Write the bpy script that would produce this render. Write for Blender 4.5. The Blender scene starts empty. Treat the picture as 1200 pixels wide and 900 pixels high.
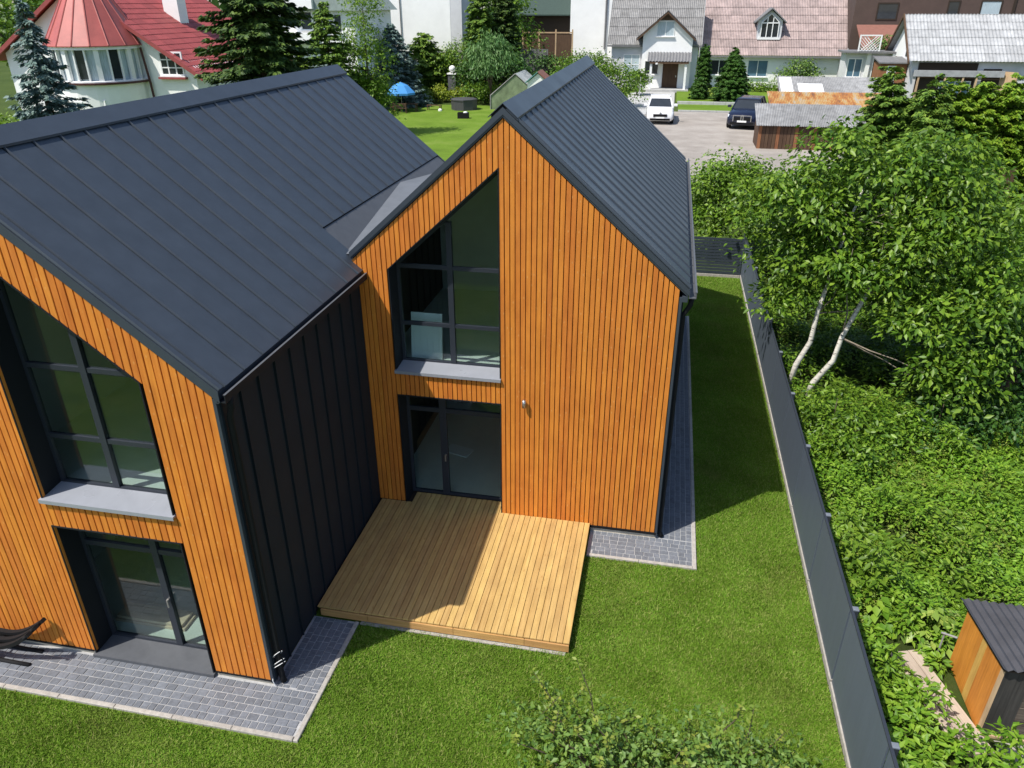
import bpy, math, random
import numpy as np
from mathutils import Vector, Matrix

S = bpy.context.scene
C = S.collection
PI = math.pi
random.seed(7)

# ------------------------------------------------------------------ camera
cam_d = bpy.data.cameras.new('camera')
cam_d.sensor_fit = 'HORIZONTAL'; cam_d.sensor_width = 36.0
cam_d.lens = 873.1 / 1200 * 36.0
cam_d.clip_start = 0.1; cam_d.clip_end = 3000
cam = bpy.data.objects.new('camera', cam_d); C.objects.link(cam)
yaw, pitch, roll = math.radians(-11.380254), math.radians(27.06865635), math.radians(-0.1341528)
fw = Vector((math.sin(yaw)*math.cos(pitch), math.cos(yaw)*math.cos(pitch), -math.sin(pitch)))
rt = Vector((math.cos(yaw), -math.sin(yaw), 0)); up = rt.cross(fw)
r2 = rt*math.cos(roll) + up*math.sin(roll); u2 = r2.cross(fw)
cam.matrix_world = Matrix(((r2.x, u2.x, -fw.x, 2.626), (r2.y, u2.y, -fw.y, -11.998), (r2.z, u2.z, -fw.z, 9.412), (0, 0, 0, 1)))
S.camera = cam

# ------------------------------------------------------------------ light
SUN = Vector((-.743*math.cos(math.radians(57.6)), -.67*math.cos(math.radians(57.6)), math.sin(math.radians(57.6))))
W = bpy.data.worlds.new('World'); S.world = W; W.use_nodes = True
nt = W.node_tree
bg = nt.nodes['Background']; bg.inputs['Strength'].default_value = 0.13
sky = nt.nodes.new('ShaderNodeTexSky'); sky.sky_type = 'NISHITA'; sky.sun_disc = False
sky.sun_elevation = math.radians(57.6); sky.sun_rotation = math.atan2(SUN.x, SUN.y)
nt.links.new(sky.outputs[0], bg.inputs['Color'])
sun_d = bpy.data.lights.new('sun', 'SUN'); sun_d.energy = 4.3; sun_d.angle = math.radians(.5); sun_d.color = (1, .95, .87)
sun = bpy.data.objects.new('sun', sun_d); C.objects.link(sun); sun.location = (0, 0, 40)
sun.rotation_euler = SUN.to_track_quat('Z', 'Y').to_euler()
S.view_settings.view_transform = 'Standard'; S.view_settings.look = 'None'
S.view_settings.exposure = 0.42; S.view_settings.gamma = 1
S.cycles.max_bounces = 6; S.cycles.transparent_max_bounces = 12

# ------------------------------------------------------------------ materials
def lin(r, g, b):
    f = lambda c: c/12.92 if c <= .04045 else ((c+.055)/1.055)**2.4
    return (f(r/255), f(g/255), f(b/255))

def nodes(name):
    m = bpy.data.materials.new(name); m.use_nodes = True
    t = m.node_tree; return m, t, t.nodes['Principled BSDF']

def N(t, kind, **kw):
    n = t.nodes.new(kind)
    for k, v in kw.items(): setattr(n, k, v)
    return n

def noise_at(t, scale, detail=4, rough=.6, stretch=None, coord='Object'):
    src = N(t, 'ShaderNodeNewGeometry').outputs['Position'] if coord == 'World' else N(t, 'ShaderNodeTexCoord').outputs[coord]
    if stretch:
        mp = N(t, 'ShaderNodeMapping'); mp.inputs['Scale'].default_value = stretch
        t.links.new(src, mp.inputs['Vector']); src = mp.outputs[0]
    n = N(t, 'ShaderNodeTexNoise'); n.inputs['Scale'].default_value = scale
    n.inputs['Detail'].default_value = detail; n.inputs['Roughness'].default_value = rough
    t.links.new(src, n.inputs['Vector']); return n.outputs['Fac'], src

def ramp(t, fac, stops):
    r = N(t, 'ShaderNodeValToRGB'); e = r.color_ramp.elements
    while len(e) < len(stops): e.new(.5)
    for el, (p, c) in zip(e, stops): el.position = p; el.color = (*c, 1)
    t.links.new(fac, r.inputs['Fac']); return r.outputs['Color']

def mixc(t, a, b, fac, mode='MIX'):
    m = N(t, 'ShaderNodeMix', data_type='RGBA', blend_type=mode)
    for i, v in ((0, fac), (6, a), (7, b)):
        if hasattr(v, 'is_output'): t.links.new(v, m.inputs[i])
        else: m.inputs[i].default_value = v if i == 0 else (*v, 1)
    return m.outputs[2]

def hsv(t, col, fac, lo, hi, hue=0):
    """value jitter by a 0..1 factor"""
    mr = N(t, 'ShaderNodeMapRange'); mr.inputs['To Min'].default_value = lo; mr.inputs['To Max'].default_value = hi
    t.links.new(fac, mr.inputs['Value'])
    h = N(t, 'ShaderNodeHueSaturation'); t.links.new(mr.outputs[0], h.inputs['Value']); t.links.new(col, h.inputs['Color'])
    if hue:
        m2 = N(t, 'ShaderNodeMapRange'); m2.inputs['To Min'].default_value = .5-hue; m2.inputs['To Max'].default_value = .5+hue
        t.links.new(fac, m2.inputs['Value']); t.links.new(m2.outputs[0], h.inputs['Hue'])
    return h.outputs['Color']

def bump(t, p, fac, strength, dist=.01):
    b = N(t, 'ShaderNodeBump'); b.inputs['Strength'].default_value = strength; b.inputs['Distance'].default_value = dist
    t.links.new(fac, b.inputs['Height']); t.links.new(b.outputs[0], p.inputs['Normal'])

def plain(name, col, rough=.6, var=.15, scale=4, metal=0, spec=.5, bmp=0, rnd=0, stretch=None, coord='Object'):
    m, t, p = nodes(name)
    f, _ = noise_at(t, scale, 5, .65, stretch, coord)
    a = tuple(c*(1-var) for c in col); b = tuple(min(1, c*(1+var)) for c in col)
    c = ramp(t, f, [(.3, a), (.7, b)])
    if rnd:
        oi = N(t, 'ShaderNodeObjectInfo'); c = hsv(t, c, oi.outputs['Random'], 1-rnd, 1+rnd)
    t.links.new(c, p.inputs['Base Color'])
    p.inputs['Roughness'].default_value = rough; p.inputs['Metallic'].default_value = metal
    p.inputs['Specular IOR Level'].default_value = spec
    if 'metal' in name:
        fr_, _ = noise_at(t, 1.1, 4, .6); q = N(t, 'ShaderNodeMapRange'); q.inputs['To Min'].default_value = rough-.10; q.inputs['To Max'].default_value = rough+.12
        t.links.new(fr_, q.inputs['Value']); t.links.new(q.outputs[0], p.inputs['Roughness'])
    if bmp: bump(t, p, f, bmp)
    return m

def wood(name, dark, light, axis='z', rough=.6, rnd=.14, knots=True, kcol=(.75, .5, .2)):
    m, t, p = nodes(name)
    st = {'z': (26, 26, .9), 'y': (26, .9, 26), 'x': (.9, 26, 26)}[axis]
    f, _ = noise_at(t, 1.0, 6, .65, st)
    f2, _ = noise_at(t, 1.0, 5, .65, {'z': (5, 5, 1.6), 'y': (5, 1.6, 5), 'x': (1.6, 5, 5)}[axis])
    c = ramp(t, f, [(.25, dark), (.75, light)])
    c = hsv(t, c, f2, .62, 1.38, .006)
    oi = N(t, 'ShaderNodeObjectInfo'); c = hsv(t, c, oi.outputs['Random'], 1-rnd, 1+rnd, .004)
    if knots:
        ks = {'z': (12, 12, 5.5), 'y': (9, 3.2, 9), 'x': (3.2, 9, 9)}[axis]
        tc = N(t, 'ShaderNodeTexCoord'); mp = N(t, 'ShaderNodeMapping'); mp.inputs['Scale'].default_value = ks
        t.links.new(tc.outputs['Object'], mp.inputs[0])
        v = N(t, 'ShaderNodeTexVoronoi'); v.inputs['Scale'].default_value = 1.0; v.inputs['Randomness'].default_value = 1
        t.links.new(mp.outputs[0], v.inputs['Vector'])
        k = ramp(t, v.outputs['Distance'], [(.06, (1, 1, 1)), (.16, (0, 0, 0))])
        mm = N(t, 'ShaderNodeMath', operation='MULTIPLY'); mm.inputs[1].default_value = .55
        t.links.new(k, mm.inputs[0])
        c = mixc(t, c, kcol, mm.outputs[0])
    t.links.new(c, p.inputs['Base Color']); p.inputs['Roughness'].default_value = rough
    p.inputs['Specular IOR Level'].default_value = .3
    bump(t, p, f, .25, .004)
    return m

def leafy(name, cols, rough=.5, trans=.28, big=.35, spec=.35):
    """cols: list of 3 colours picked per leaf; big: strength of slow tone drift over the plant"""
    m, t, p = nodes(name)
    g = N(t, 'ShaderNodeNewGeometry')
    n = len(cols); c = ramp(t, g.outputs['Random Per Island'], [(i/(n-1), cols[i]) for i in range(n)])
    f, _ = noise_at(t, .9, 3, .6, None, 'Object')
    c = hsv(t, c, f, 1-big, 1+big, .012)
    if name == 'grass_blades':
        w_, _ = noise_at(t, .55, 5, .7); wm = ramp(t, w_, [(.54, (0, 0, 0)), (.74, (.5, .5, .5))])
        c = mixc(t, c, (.30, .285, .10), wm)
    t.links.new(c, p.inputs['Base Color']); p.inputs['Roughness'].default_value = rough
    p.inputs['Specular IOR Level'].default_value = spec
    tr = N(t, 'ShaderNodeBsdfTranslucent'); t.links.new(hsv(t, c, f, 1.1, 1.3), tr.inputs['Color'])
    mx = N(t, 'ShaderNodeMixShader'); mx.inputs[0].default_value = trans
    t.links.new(p.outputs[0], mx.inputs[1]); t.links.new(tr.outputs[0], mx.inputs[2])
    t.links.new(mx.outputs[0], t.nodes['Material Output'].inputs['Surface'])
    return m

def glassy(name, tint=(.84, .90, .88), ior=1.62):
    m, t, p = nodes(name)
    tb = N(t, 'ShaderNodeBsdfTransparent'); tb.inputs['Color'].default_value = (*tint, 1)
    gl = N(t, 'ShaderNodeBsdfGlossy'); gl.inputs['Roughness'].default_value = .01
    fr = N(t, 'ShaderNodeFresnel'); gm = N(t, 'ShaderNodeNewGeometry')
    mr = N(t, 'ShaderNodeMapRange'); mr.inputs['To Min'].default_value = ior; mr.inputs['To Max'].default_value = 1/ior
    t.links.new(gm.outputs['Backfacing'], mr.inputs['Value']); t.links.new(mr.outputs[0], fr.inputs['IOR'])
    mx = N(t, 'ShaderNodeMixShader')
    t.links.new(fr.outputs[0], mx.inputs[0]); t.links.new(tb.outputs[0], mx.inputs[1]); t.links.new(gl.outputs[0], mx.inputs[2])
    t.links.new(mx.outputs[0], t.nodes['Material Output'].inputs['Surface'])
    t.nodes.remove(p)
    return m

def ground_mat(name, stops, scale=.6, fine=30, bmp=.5):
    m, t, p = nodes(name)
    f, src = noise_at(t, scale, 6, .65)
    f2, _ = noise_at(t, fine, 4, .7)
    c = ramp(t, f, stops); c = hsv(t, c, f2, .65, 1.35)
    t.links.new(c, p.inputs['Base Color']); p.inputs['Roughness'].default_value = .95
    p.inputs['Specular IOR Level'].default_value = .1
    bump(t, p, f2, bmp, .03)
    return m

M = {}
M['clad'] = wood('orange_cladding_wood', (.52, .155, .021), (.66, .235, .040), 'z', .55, .06, True, (.70, .36, .12))
M['deck'] = wood('deck_wood', (.43, .265, .085), (.55, .375, .145), 'y', .6, .07, True, (.34, .17, .05))
M['deckx'] = wood('deck_fascia_wood', (.40, .21, .07), (.56, .33, .125), 'x', .6, .06, True, (.34, .17, .05))
M['roof'] = plain('anthracite_roof_metal', (.045, .056, .073), .42, .10, 3, 0, .45, 0, .05, coord='World')
M['metal'] = plain('anthracite_trim_metal', (.040, .050, .066), .42, .08, 3, 0, .45)
M['panel'] = plain('black_wall_metal', (.012, .017, .024), .7, .1, 2, 0, .25, 0, .04)
M['sill'] = plain('grey_sill_metal', (.27, .285, .32), .28, .06, 3, 0, .5)
M['valley'] = plain('grey_valley_metal', (.13, .14, .155), .5, .08, 5, 0, .4)
M['flash'] = plain('dull_flashing_metal', (.085, .09, .10), .5, .1, 5, 0, .4)
M['frame'] = plain('anthracite_window_frame', (.026, .031, .042), .42, .05, 3, 0, .4)
M['reveal'] = plain('black_reveal_metal', (.010, .012, .016), .65, .05, 3, 0, .25)
M['membrane'] = plain('black_wall_membrane', (.030, .018, .010), .8, .1, 4)
M['glass'] = glassy('window_glass')
M['inwall'] = plain('plaster_inside', (.50, .53, .50), .8, .1, 1)
M['infloor'] = plain('pale_screed_floor', (.62, .66, .62), .7, .08, 2)
M['inwhite'] = plain('white_board', (.75, .82, .84), .6, .03, 2)
M['plinth'] = plain('pale_concrete', (.50, .45, .36), .85, .2, 8, bmp=.2)
M['kerb'] = plain('beige_kerb_concrete', (.36, .335, .30), .9, .2, 14, bmp=.3, rnd=.1)
M['paver'] = plain('grey_paver', (.135, .146, .166), .85, .22, 22, bmp=.3, rnd=.14, coord='World')
M['sand'] = plain('joint_sand', (.36, .36, .36), .95, .2, 20)
M['fence'] = plain('grey_fence_metal', (.088, .108, .140), .5, .07, 3, rnd=.05, stretch=(8, 8, .3))
M['fencepost'] = plain('fence_post_metal', (.025, .03, .04), .5, .1, 3)
M['cap'] = plain('post_cap_plastic', (.15, .17, .20), .6, .1, 5)
M['white'] = plain('white_plaster', (.86, .855, .84), .85, .05, .6, bmp=.05)
M['whitepaint'] = plain('white_paint', (.8, .8, .79), .6, .04, 3)
M['greyplaster'] = plain('grey_plaster', (.60, .60, .62), .85, .1, .7)
M['dkglass'] = plain('dark_window_glass', (.03, .035, .04), .08, .2, 2, spec=.7)
M['blglass'] = plain('bluish_window_glass', (.09, .17, .24), .12, .2, 1.5, spec=.7)
M['curtain'] = plain('pale_curtain_glass', (.42, .50, .54), .3, .3, 5, stretch=(6, 1, .3))
M['red'] = plain('red_roof_paint', (.30, .062, .058), .5, .15, 3, rnd=.12, coord='World')
M['redpale'] = plain('pale_red_metal', (.40, .10, .085), .42, .15, 1.2, rnd=.06)  # paler red than the main roof sheets, for the bay roof
M['brownred'] = plain('brown_gutter', (.07, .02, .018), .5, .1, 3)
M['slate'] = plain('grey_slate_sheet', (.25, .245, .24), .9, .25, 2.5, rnd=.12, bmp=.15, coord='World')
M['slatedk'] = plain('dark_grey_slate_sheet', (.16, .16, .165), .9, .2, 2.5, rnd=.10, bmp=.15, coord='World')
M['slatepink'] = plain('faded_pink_slate_sheet', (.36, .285, .27), .9, .22, 1.6, rnd=.13, bmp=.15, coord='World')
M['slatepale'] = plain('pale_slate_sheet', (.36, .365, .37), .9, .2, 2, rnd=.10, bmp=.15, coord='World')
M['corr'] = plain('grey_corrugated_sheet', (.27, .272, .275), .75, .3, 2.2, rnd=.14, coord='World')
M['dkcorr'] = plain('dark_corrugated_sheet', (.055, .055, .062), .75, .2, 3, rnd=.08)
M['brownwall'] = plain('brown_plaster', (.085, .055, .045), .85, .12, 1)
M['brownroof'] = plain('red_brown_roof', (.22, .095, .07), .8, .12, 3)
M['oldwood'] = wood('old_brown_wood', (.06, .035, .022), (.13, .075, .045), 'z', .8, .15, False)
M['reddishwood'] = wood('weathered_red_wood', (.20, .085, .04), (.33, .15, .07), 'z', .8, .15, False)
M['blackwood'] = wood('black_stained_wood', (.022, .021, .02), (.07, .066, .06), 'z', .75, .2, False)
M['blackwoodx'] = wood('dark_weathered_slat_wood', (.05, .04, .032), (.13, .105, .085), 'x', .8, .3, False)
M['orangeply'] = wood('orange_stained_plywood', (.46, .16, .022), (.66, .26, .05), 'z', .6, .06, False)
M['yellowply'] = wood('yellow_worn_plywood', (.52, .30, .07), (.62, .38, .11), 'z', .6, .06, False)
M['tanwood'] = wood('pale_tan_board', (.42, .28, .16), (.58, .41, .25), 'z', .7, .1, False)
M['palewood'] = wood('pale_pine_board', (.60, .46, .33), (.74, .60, .46), 'x', .7, .1, False)
M['greywoodx'] = wood('grey_weathered_plank', (.30, .24, .19), (.45, .37, .30), 'y', .85, .2, False)
M['black'] = plain('black_plastic', (.010, .010, .011), .75, .1, 5, 0, .2)
M['dkgrey'] = plain('dark_grey_vinyl', (.055, .055, .06), .6, .15, 6)
M['pillar'] = plain('dark_pillar_stone', (.10, .10, .11), .8, .25, 6)
M['blue'] = plain('blue_parasol_cloth', (.05, .25, .58), .75, .1, 3)
M['bark'] = plain('brown_bark', (.10, .07, .05), .95, .35, 6, bmp=.5)
M['cream'] = plain('cream_wall', (.70, .66, .58), .85, .08, 1)
M['steel'] = plain('brushed_steel', (.45, .44, .42), .35, .1, 5, metal=.8)
M['whitecar'] = plain('white_car_paint', (.78, .78, .79), .2, .03, 1)
M['darkcar'] = plain('midnight_car_paint', (.008, .012, .032), .15, .05, 1, spec=.7)
M['tyre'] = plain('tyre_rubber', (.015, .015, .015), .85, .1, 5)
M['lamp'] = plain('headlamp_lens', (.5, .53, .56), .1, .2, 8, spec=.8)
M['asphalt'] = ground_mat('beige_worn_asphalt', [(.3, (.25, .225, .20)), (.5, (.32, .29, .26)), (.72, (.40, .37, .335))], .35, 14, .3)
M['concrete'] = plain('grey_concrete_paving', (.42, .42, .41), .9, .15, 2)
M['oldslab'] = plain('weathered_slab', (.30, .275, .24), .95, .3, 3, bmp=.3)
M['teal'] = plain('teal_paint', (.08, .24, .21), .6, .1, 3)
M['polyc'] = plain('cloudy_greenhouse_film', (.42, .44, .43), .3, .3, 1.4, spec=.6)
M['gablefilm'] = plain('greenery_tinted_film', (.16, .20, .12), .4, .35, 1.6)  # greenery seen through the film is put into its colour
M['lawnbase'] = ground_mat('lawn_thatch', [(.3, (.07, .125, .012)), (.55, (.105, .17, .02)), (.75, (.17, .19, .05))], .9, 40, .6)
M['backlawn'] = ground_mat('far_lawn', [(.28, (.09, .15, .018)), (.5, (.12, .20, .022)), (.72, (.17, .235, .045))], .35, 9, .8)
M['soil'] = ground_mat('weedy_soil', [(.3, (.025, .035, .010)), (.55, (.04, .06, .012)), (.8, (.075, .065, .035))], .5, 20, .6)
M['ground'] = ground_mat('rough_ground', [(.3, (.04, .065, .015)), (.55, (.06, .09, .02)), (.8, (.10, .10, .05))], .12, 4, .5)

def rust_mat():
    m, t, p = nodes('rusty_orange_sheet')
    f, _ = noise_at(t, 1.1, 6, .7, (1.6, .5, .5), 'World')
    c = ramp(t, f, [(.34, (.34, .32, .29)), (.46, (.40, .26, .10)), (.54, (.36, .15, .04)), (.66, (.17, .085, .05))])
    t.links.new(c, p.inputs['Base Color']); p.inputs['Roughness'].default_value = .8
    return m
M['rust'] = rust_mat()

def birch_mat():
    m, t, p = nodes('birch_bark')
    f, _ = noise_at(t, 3.0, 5, .7, (1.5, 1.5, 8))
    c = ramp(t, f, [(.36, (.035, .03, .026)), (.44, (.55, .52, .46)), (.7, (.76, .73, .66))])
    t.links.new(c, p.inputs['Base Color']); p.inputs['Roughness'].default_value = .8
    return m
M['birch'] = birch_mat()
M['limb'] = plain('grey_brown_limb_bark', (.20, .17, .13), .9, .35, 6)

M['grass'] = leafy('grass_blades', [(.108, .225, .015), (.150, .285, .024), (.200, .325, .038), (.33, .35, .11)], .6, .28, .38, .15)
M['leaf'] = leafy('broad_leaves', [(.048, .112, .010), (.105, .205, .016), (.215, .335, .032)], .42, .3, .3)
M['leaflight'] = leafy('light_leaves', [(.075, .155, .011), (.135, .245, .020), (.22, .34, .034)], .45, .32, .3)
M['weed'] = leafy('weed_leaves', [(.085, .190, .012), (.155, .295, .020), (.26, .40, .040)], .5, .3, .3)
M['hosta'] = leafy('yellow_green_leaves', [(0.120, 0.220, 0.030), (0.220, 0.330, 0.050), (0.360, 0.440, 0.090)], .4, .3, .2)
M['shrub'] = leafy('grey_green_leaves', [(.065, .135, .022), (.115, .210, .038), (.20, .30, .06)], .5, .25, .25)
M['twigleaf'] = leafy('bright_shoot_leaves', [(.12, .20, .025), (.20, .28, .04), (.30, .33, .06)], .5, .3, .2)
M['conif'] = leafy('conifer_needles', [(.055, .120, .014), (.105, .195, .022), (.20, .30, .035)], .6, .12, .3)
M['conifdk'] = leafy('dark_conifer_needles', [(.020, .050, .010), (.045, .092, .016), (.115, .180, .028)], .6, .1, .3)
M['bluesp'] = leafy('blue_spruce_needles', [(.07, .125, .105), (.125, .195, .17), (.22, .29, .26)], .6, .1, .25)
M['thuja'] = leafy('thuja_scales', [(0.024, 0.077, 0.009), (0.044, 0.116, 0.013), (0.072, 0.154, 0.020)], .6, .12, .25)
M['lime'] = leafy('lime_hedge_leaves', [(.09, .19, .012), (.16, .28, .018), (.26, .36, .03)], .5, .25, .25)
M['yellowbush'] = leafy('yellow_bush_leaves', [(.12, .20, .012), (.22, .28, .018), (.32, .36, .03)], .5, .25, .2)
M['weep'] = leafy('pale_willow_leaves', [(0.062, 0.150, 0.037), (0.106, 0.213, 0.056), (0.163, 0.288, 0.088)], .5, .25, .25)
M['darkleaf'] = leafy('dark_broad_leaves', [(.022, .070, .010), (.040, .105, .014), (.075, .16, .022)], .45, .25, .3)
M['farleaf'] = leafy('far_wood_leaves', [(0.023, 0.065, 0.013), (0.042, 0.098, 0.018), (0.072, 0.137, 0.026)], .6, .15, .35)

# ------------------------------------------------------------------ mesh helpers
class MB:
    def __init__(s): s.v = []; s.f = []
    def add(s, vs, fs):
        b = len(s.v); s.v += [tuple(v) for v in vs]; s.f += [tuple(i+b for i in f) for f in fs]; return s
    def box(s, x0, y0, z0, x1, y1, z1, bev=0):
        if bev:
            b = bev
            vs = [(x0, y0, z0), (x1, y0, z0), (x1, y1, z0), (x0, y1, z0), (x0, y0, z1-b), (x1, y0, z1-b), (x1, y1, z1-b), (x0, y1, z1-b),
                  (x0+b, y0+b, z1), (x1-b, y0+b, z1), (x1-b, y1-b, z1), (x0+b, y1-b, z1)]
            fs = [(0, 3, 2, 1), (0, 1, 5, 4), (1, 2, 6, 5), (2, 3, 7, 6), (3, 0, 4, 7), (4, 5, 9, 8), (5, 6, 10, 9), (6, 7, 11, 10), (7, 4, 8, 11), (8, 9, 10, 11)]
            return s.add(vs, fs)
        vs = [(x0, y0, z0), (x1, y0, z0), (x1, y1, z0), (x0, y1, z0), (x0, y0, z1), (x1, y0, z1), (x1, y1, z1), (x0, y1, z1)]
        return s.add(vs, [(0, 3, 2, 1), (4, 5, 6, 7), (0, 1, 5, 4), (1, 2, 6, 5), (2, 3, 7, 6), (3, 0, 4, 7)])
    def prism(s, poly, d):
        """poly: 3-D points of a flat outline; d: extrusion vector"""
        n = len(poly); d = Vector(d)
        vs = [Vector(p) for p in poly] + [Vector(p)+d for p in poly]
        fs = [tuple(range(n)), tuple(range(2*n-1, n-1, -1))] + [(i, i+n, (i+1) % n+n, (i+1) % n) for i in range(n)]
        return s.add(vs, fs)
    def xz(s, poly, y0, y1): return s.prism([(x, y0, z) for x, z in poly], (0, y1-y0, 0))
    def yz(s, poly, x0, x1): return s.prism([(x0, y, z) for y, z in poly], (x1-x0, 0, 0))
    def tube(s, path, r, n=8, cap=True):
        path = [Vector(p) for p in path]; k = len(path)
        rs = r if isinstance(r, (list, tuple)) else [r]*k
        b = len(s.v)
        for i, p in enumerate(path):
            d = (path[min(i+1, k-1)]-path[max(i-1, 0)]).normalized()
            a = d.orthogonal().normalized() if i == 0 else (a - d*a.dot(d)).normalized()
            c = d.cross(a)
            for j in range(n):
                t = 2*PI*j/n; s.v.append(tuple(p+(a*math.cos(t)+c*math.sin(t))*rs[i]))
        for i in range(k-1):
            for j in range(n):
                s.f.append((b+i*n+j, b+i*n+(j+1) % n, b+(i+1)*n+(j+1) % n, b+(i+1)*n+j))
        if cap:
            s.f.append(tuple(b+j for j in reversed(range(n)))); s.f.append(tuple(b+(k-1)*n+j for j in range(n)))
        return s
    def lathe(s, prof, n=16, c=(0, 0, 0)):
        b = len(s.v)
        for r, z in prof:
            for j in range(n):
                t = 2*PI*j/n; s.v.append((c[0]+r*math.cos(t), c[1]+r*math.sin(t), c[2]+z))
        for i in range(len(prof)-1):
            for j in range(n):
                s.f.append((b+i*n+j, b+i*n+(j+1) % n, b+(i+1)*n+(j+1) % n, b+(i+1)*n+j))
        s.f.append(tuple(b+j for j in reversed(range(n)))); s.f.append(tuple(b+(len(prof)-1)*n+j for j in range(n)))
        return s
    def build(s, name, mat, parent=None, loc=None, smooth=False, rot=None):
        me = bpy.data.meshes.new(name); me.from_pydata(s.v, [], s.f); me.validate()
        import bmesh
        bm = bmesh.new(); bm.from_mesh(me); bmesh.ops.recalc_face_normals(bm, faces=bm.faces); bm.to_mesh(me); bm.free()
        if smooth:
            for p in me.polygons: p.use_smooth = True
        me.materials.append(M[mat] if isinstance(mat, str) else mat)
        return link(name, me, parent, loc, rot)

def link(name, me, parent=None, loc=None, rot=None):
    o = bpy.data.objects.new(name, me); C.objects.link(o)
    if parent is not None: o.parent = parent
    if loc is not None: o.location = loc
    if rot is not None: o.rotation_euler = rot
    return o

def tag(o, label=None, cat=None, group=None, kind=None):
    if label: o['label'] = label
    if cat: o['category'] = cat
    if group: o['group'] = group
    if kind: o['kind'] = kind
    return o

def empty(name, loc=(0, 0, 0), rz=0, label=None, cat=None, group=None):
    o = bpy.data.objects.new(name, None); C.objects.link(o); o.location = loc; o.rotation_euler = (0, 0, rz)
    o.empty_display_size = .2
    return tag(o, label, cat, group)

def box(name, mat, parent, x0, y0, z0, x1, y1, z1, bev=0, loc=None):
    return MB().box(min(x0, x1), min(y0, y1), min(z0, z1), max(x0, x1), max(y0, y1), max(z0, z1), bev).build(name, mat, parent, loc)

def copy_tree(o, parent=None):
    c = o.copy(); C.objects.link(c)
    if parent is not None: c.parent = parent
    for ch in list(o.children): copy_tree(ch, c)
    return c

def sheet(name, mat, x0, y0, x1, y1, z, kind='structure'):
    me = bpy.data.meshes.new(name); me.from_pydata([(x0, y0, z), (x1, y0, z), (x1, y1, z), (x0, y1, z)], [], [(0, 1, 2, 3)])
    me.materials.append(M[mat]); return tag(link(name, me), kind=kind)

def np_mesh(name, verts, tris, mat, parent=None, loc=None):
    me = bpy.data.meshes.new(name); nv, nf = len(verts), len(tris)
    me.vertices.add(nv); me.vertices.foreach_set('co', verts.astype(np.float32).ravel())
    me.loops.add(nf*3); me.loops.foreach_set('vertex_index', tris.astype(np.int32).ravel())
    me.polygons.add(nf); me.polygons.foreach_set('loop_start', np.arange(nf, dtype=np.int32)*3)
    me.polygons.foreach_set('loop_total', np.full(nf, 3, dtype=np.int32))
    me.update(calc_edges=True); me.materials.append(M[mat])
    return link(name, me, parent, loc)

def unit(a): return a/np.maximum(np.linalg.norm(a, axis=-1, keepdims=True), 1e-9)

def leaves(name, p, ax, nr, L, Wd, mat, parent=None, fold=.25):
    """one folded 2-triangle leaf per row"""
    ax = unit(ax); sd = unit(np.cross(ax, nr)); n2 = np.cross(sd, ax)
    L = np.asarray(L).reshape(-1, 1); Wd = np.asarray(Wd).reshape(-1, 1)
    tip = p+ax*L; mid = p+ax*L*.42
    v = np.stack([p, mid-sd*Wd+n2*Wd*fold, tip-n2*L*.08, mid+sd*Wd+n2*Wd*fold], 1).reshape(-1, 3)
    b = np.arange(len(p))[:, None]*4
    t = np.concatenate([b+[0, 2, 1], b+[0, 3, 2]], 1).reshape(-1, 3)
    return np_mesh(name, v, t, mat, parent)

def crown_points(rng, blobs, ncl, per, spread, shell=.55):
    vol = np.array([b[3]*b[4]*b[5] for b in blobs])**.67; pr = vol/vol.sum()
    bi = rng.choice(len(blobs), ncl, p=pr)
    d = unit(rng.normal(size=(ncl, 3))); d[:, 2] = np.where(d[:, 2] < -.5, -d[:, 2]*.6, d[:, 2])
    r = shell+(1.05-shell)*rng.random((ncl, 1))**.6
    B = np.array(blobs)
    c = B[bi, :3]+d*r*B[bi, 3:6]
    c += rng.normal(size=c.shape)*spread*.4
    out = np.repeat(d, per, 0)
    off = rng.normal(size=(ncl*per, 3))*spread*np.array([1, 1, .5])
    off[:, 2] -= .35*np.linalg.norm(off[:, :2], axis=1)
    return c, np.repeat(c, per, 0)+off, out, off

def crown(name, blobs, ncl, per, leaf, mat, parent, seed, spread=.3, shell=.55, droop=.3, zmin=.02, width=.33):
    rng = np.random.default_rng(seed)
    c, p, out, off = crown_points(rng, blobs, ncl, per, spread, shell)
    n = len(p)
    ax = unit(off*np.array([1, 1, .3]))+rng.normal(size=(n, 3))*.45; ax[:, 2] -= droop
    nr = np.array([0, 0, .75])+out*.45+rng.normal(size=(n, 3))*.42
    L = leaf*rng.uniform(.6, 1.25, n)
    k = p[:, 2] > zmin
    return leaves(name, p[k], ax[k], nr[k], L[k], L[k]*width, mat, parent), c

def trunk(name, paths, mat, parent):
    b = MB()
    for pts, rs in paths: b.tube(pts, rs, 7)
    return b.build(name, mat, parent, smooth=True)

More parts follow.
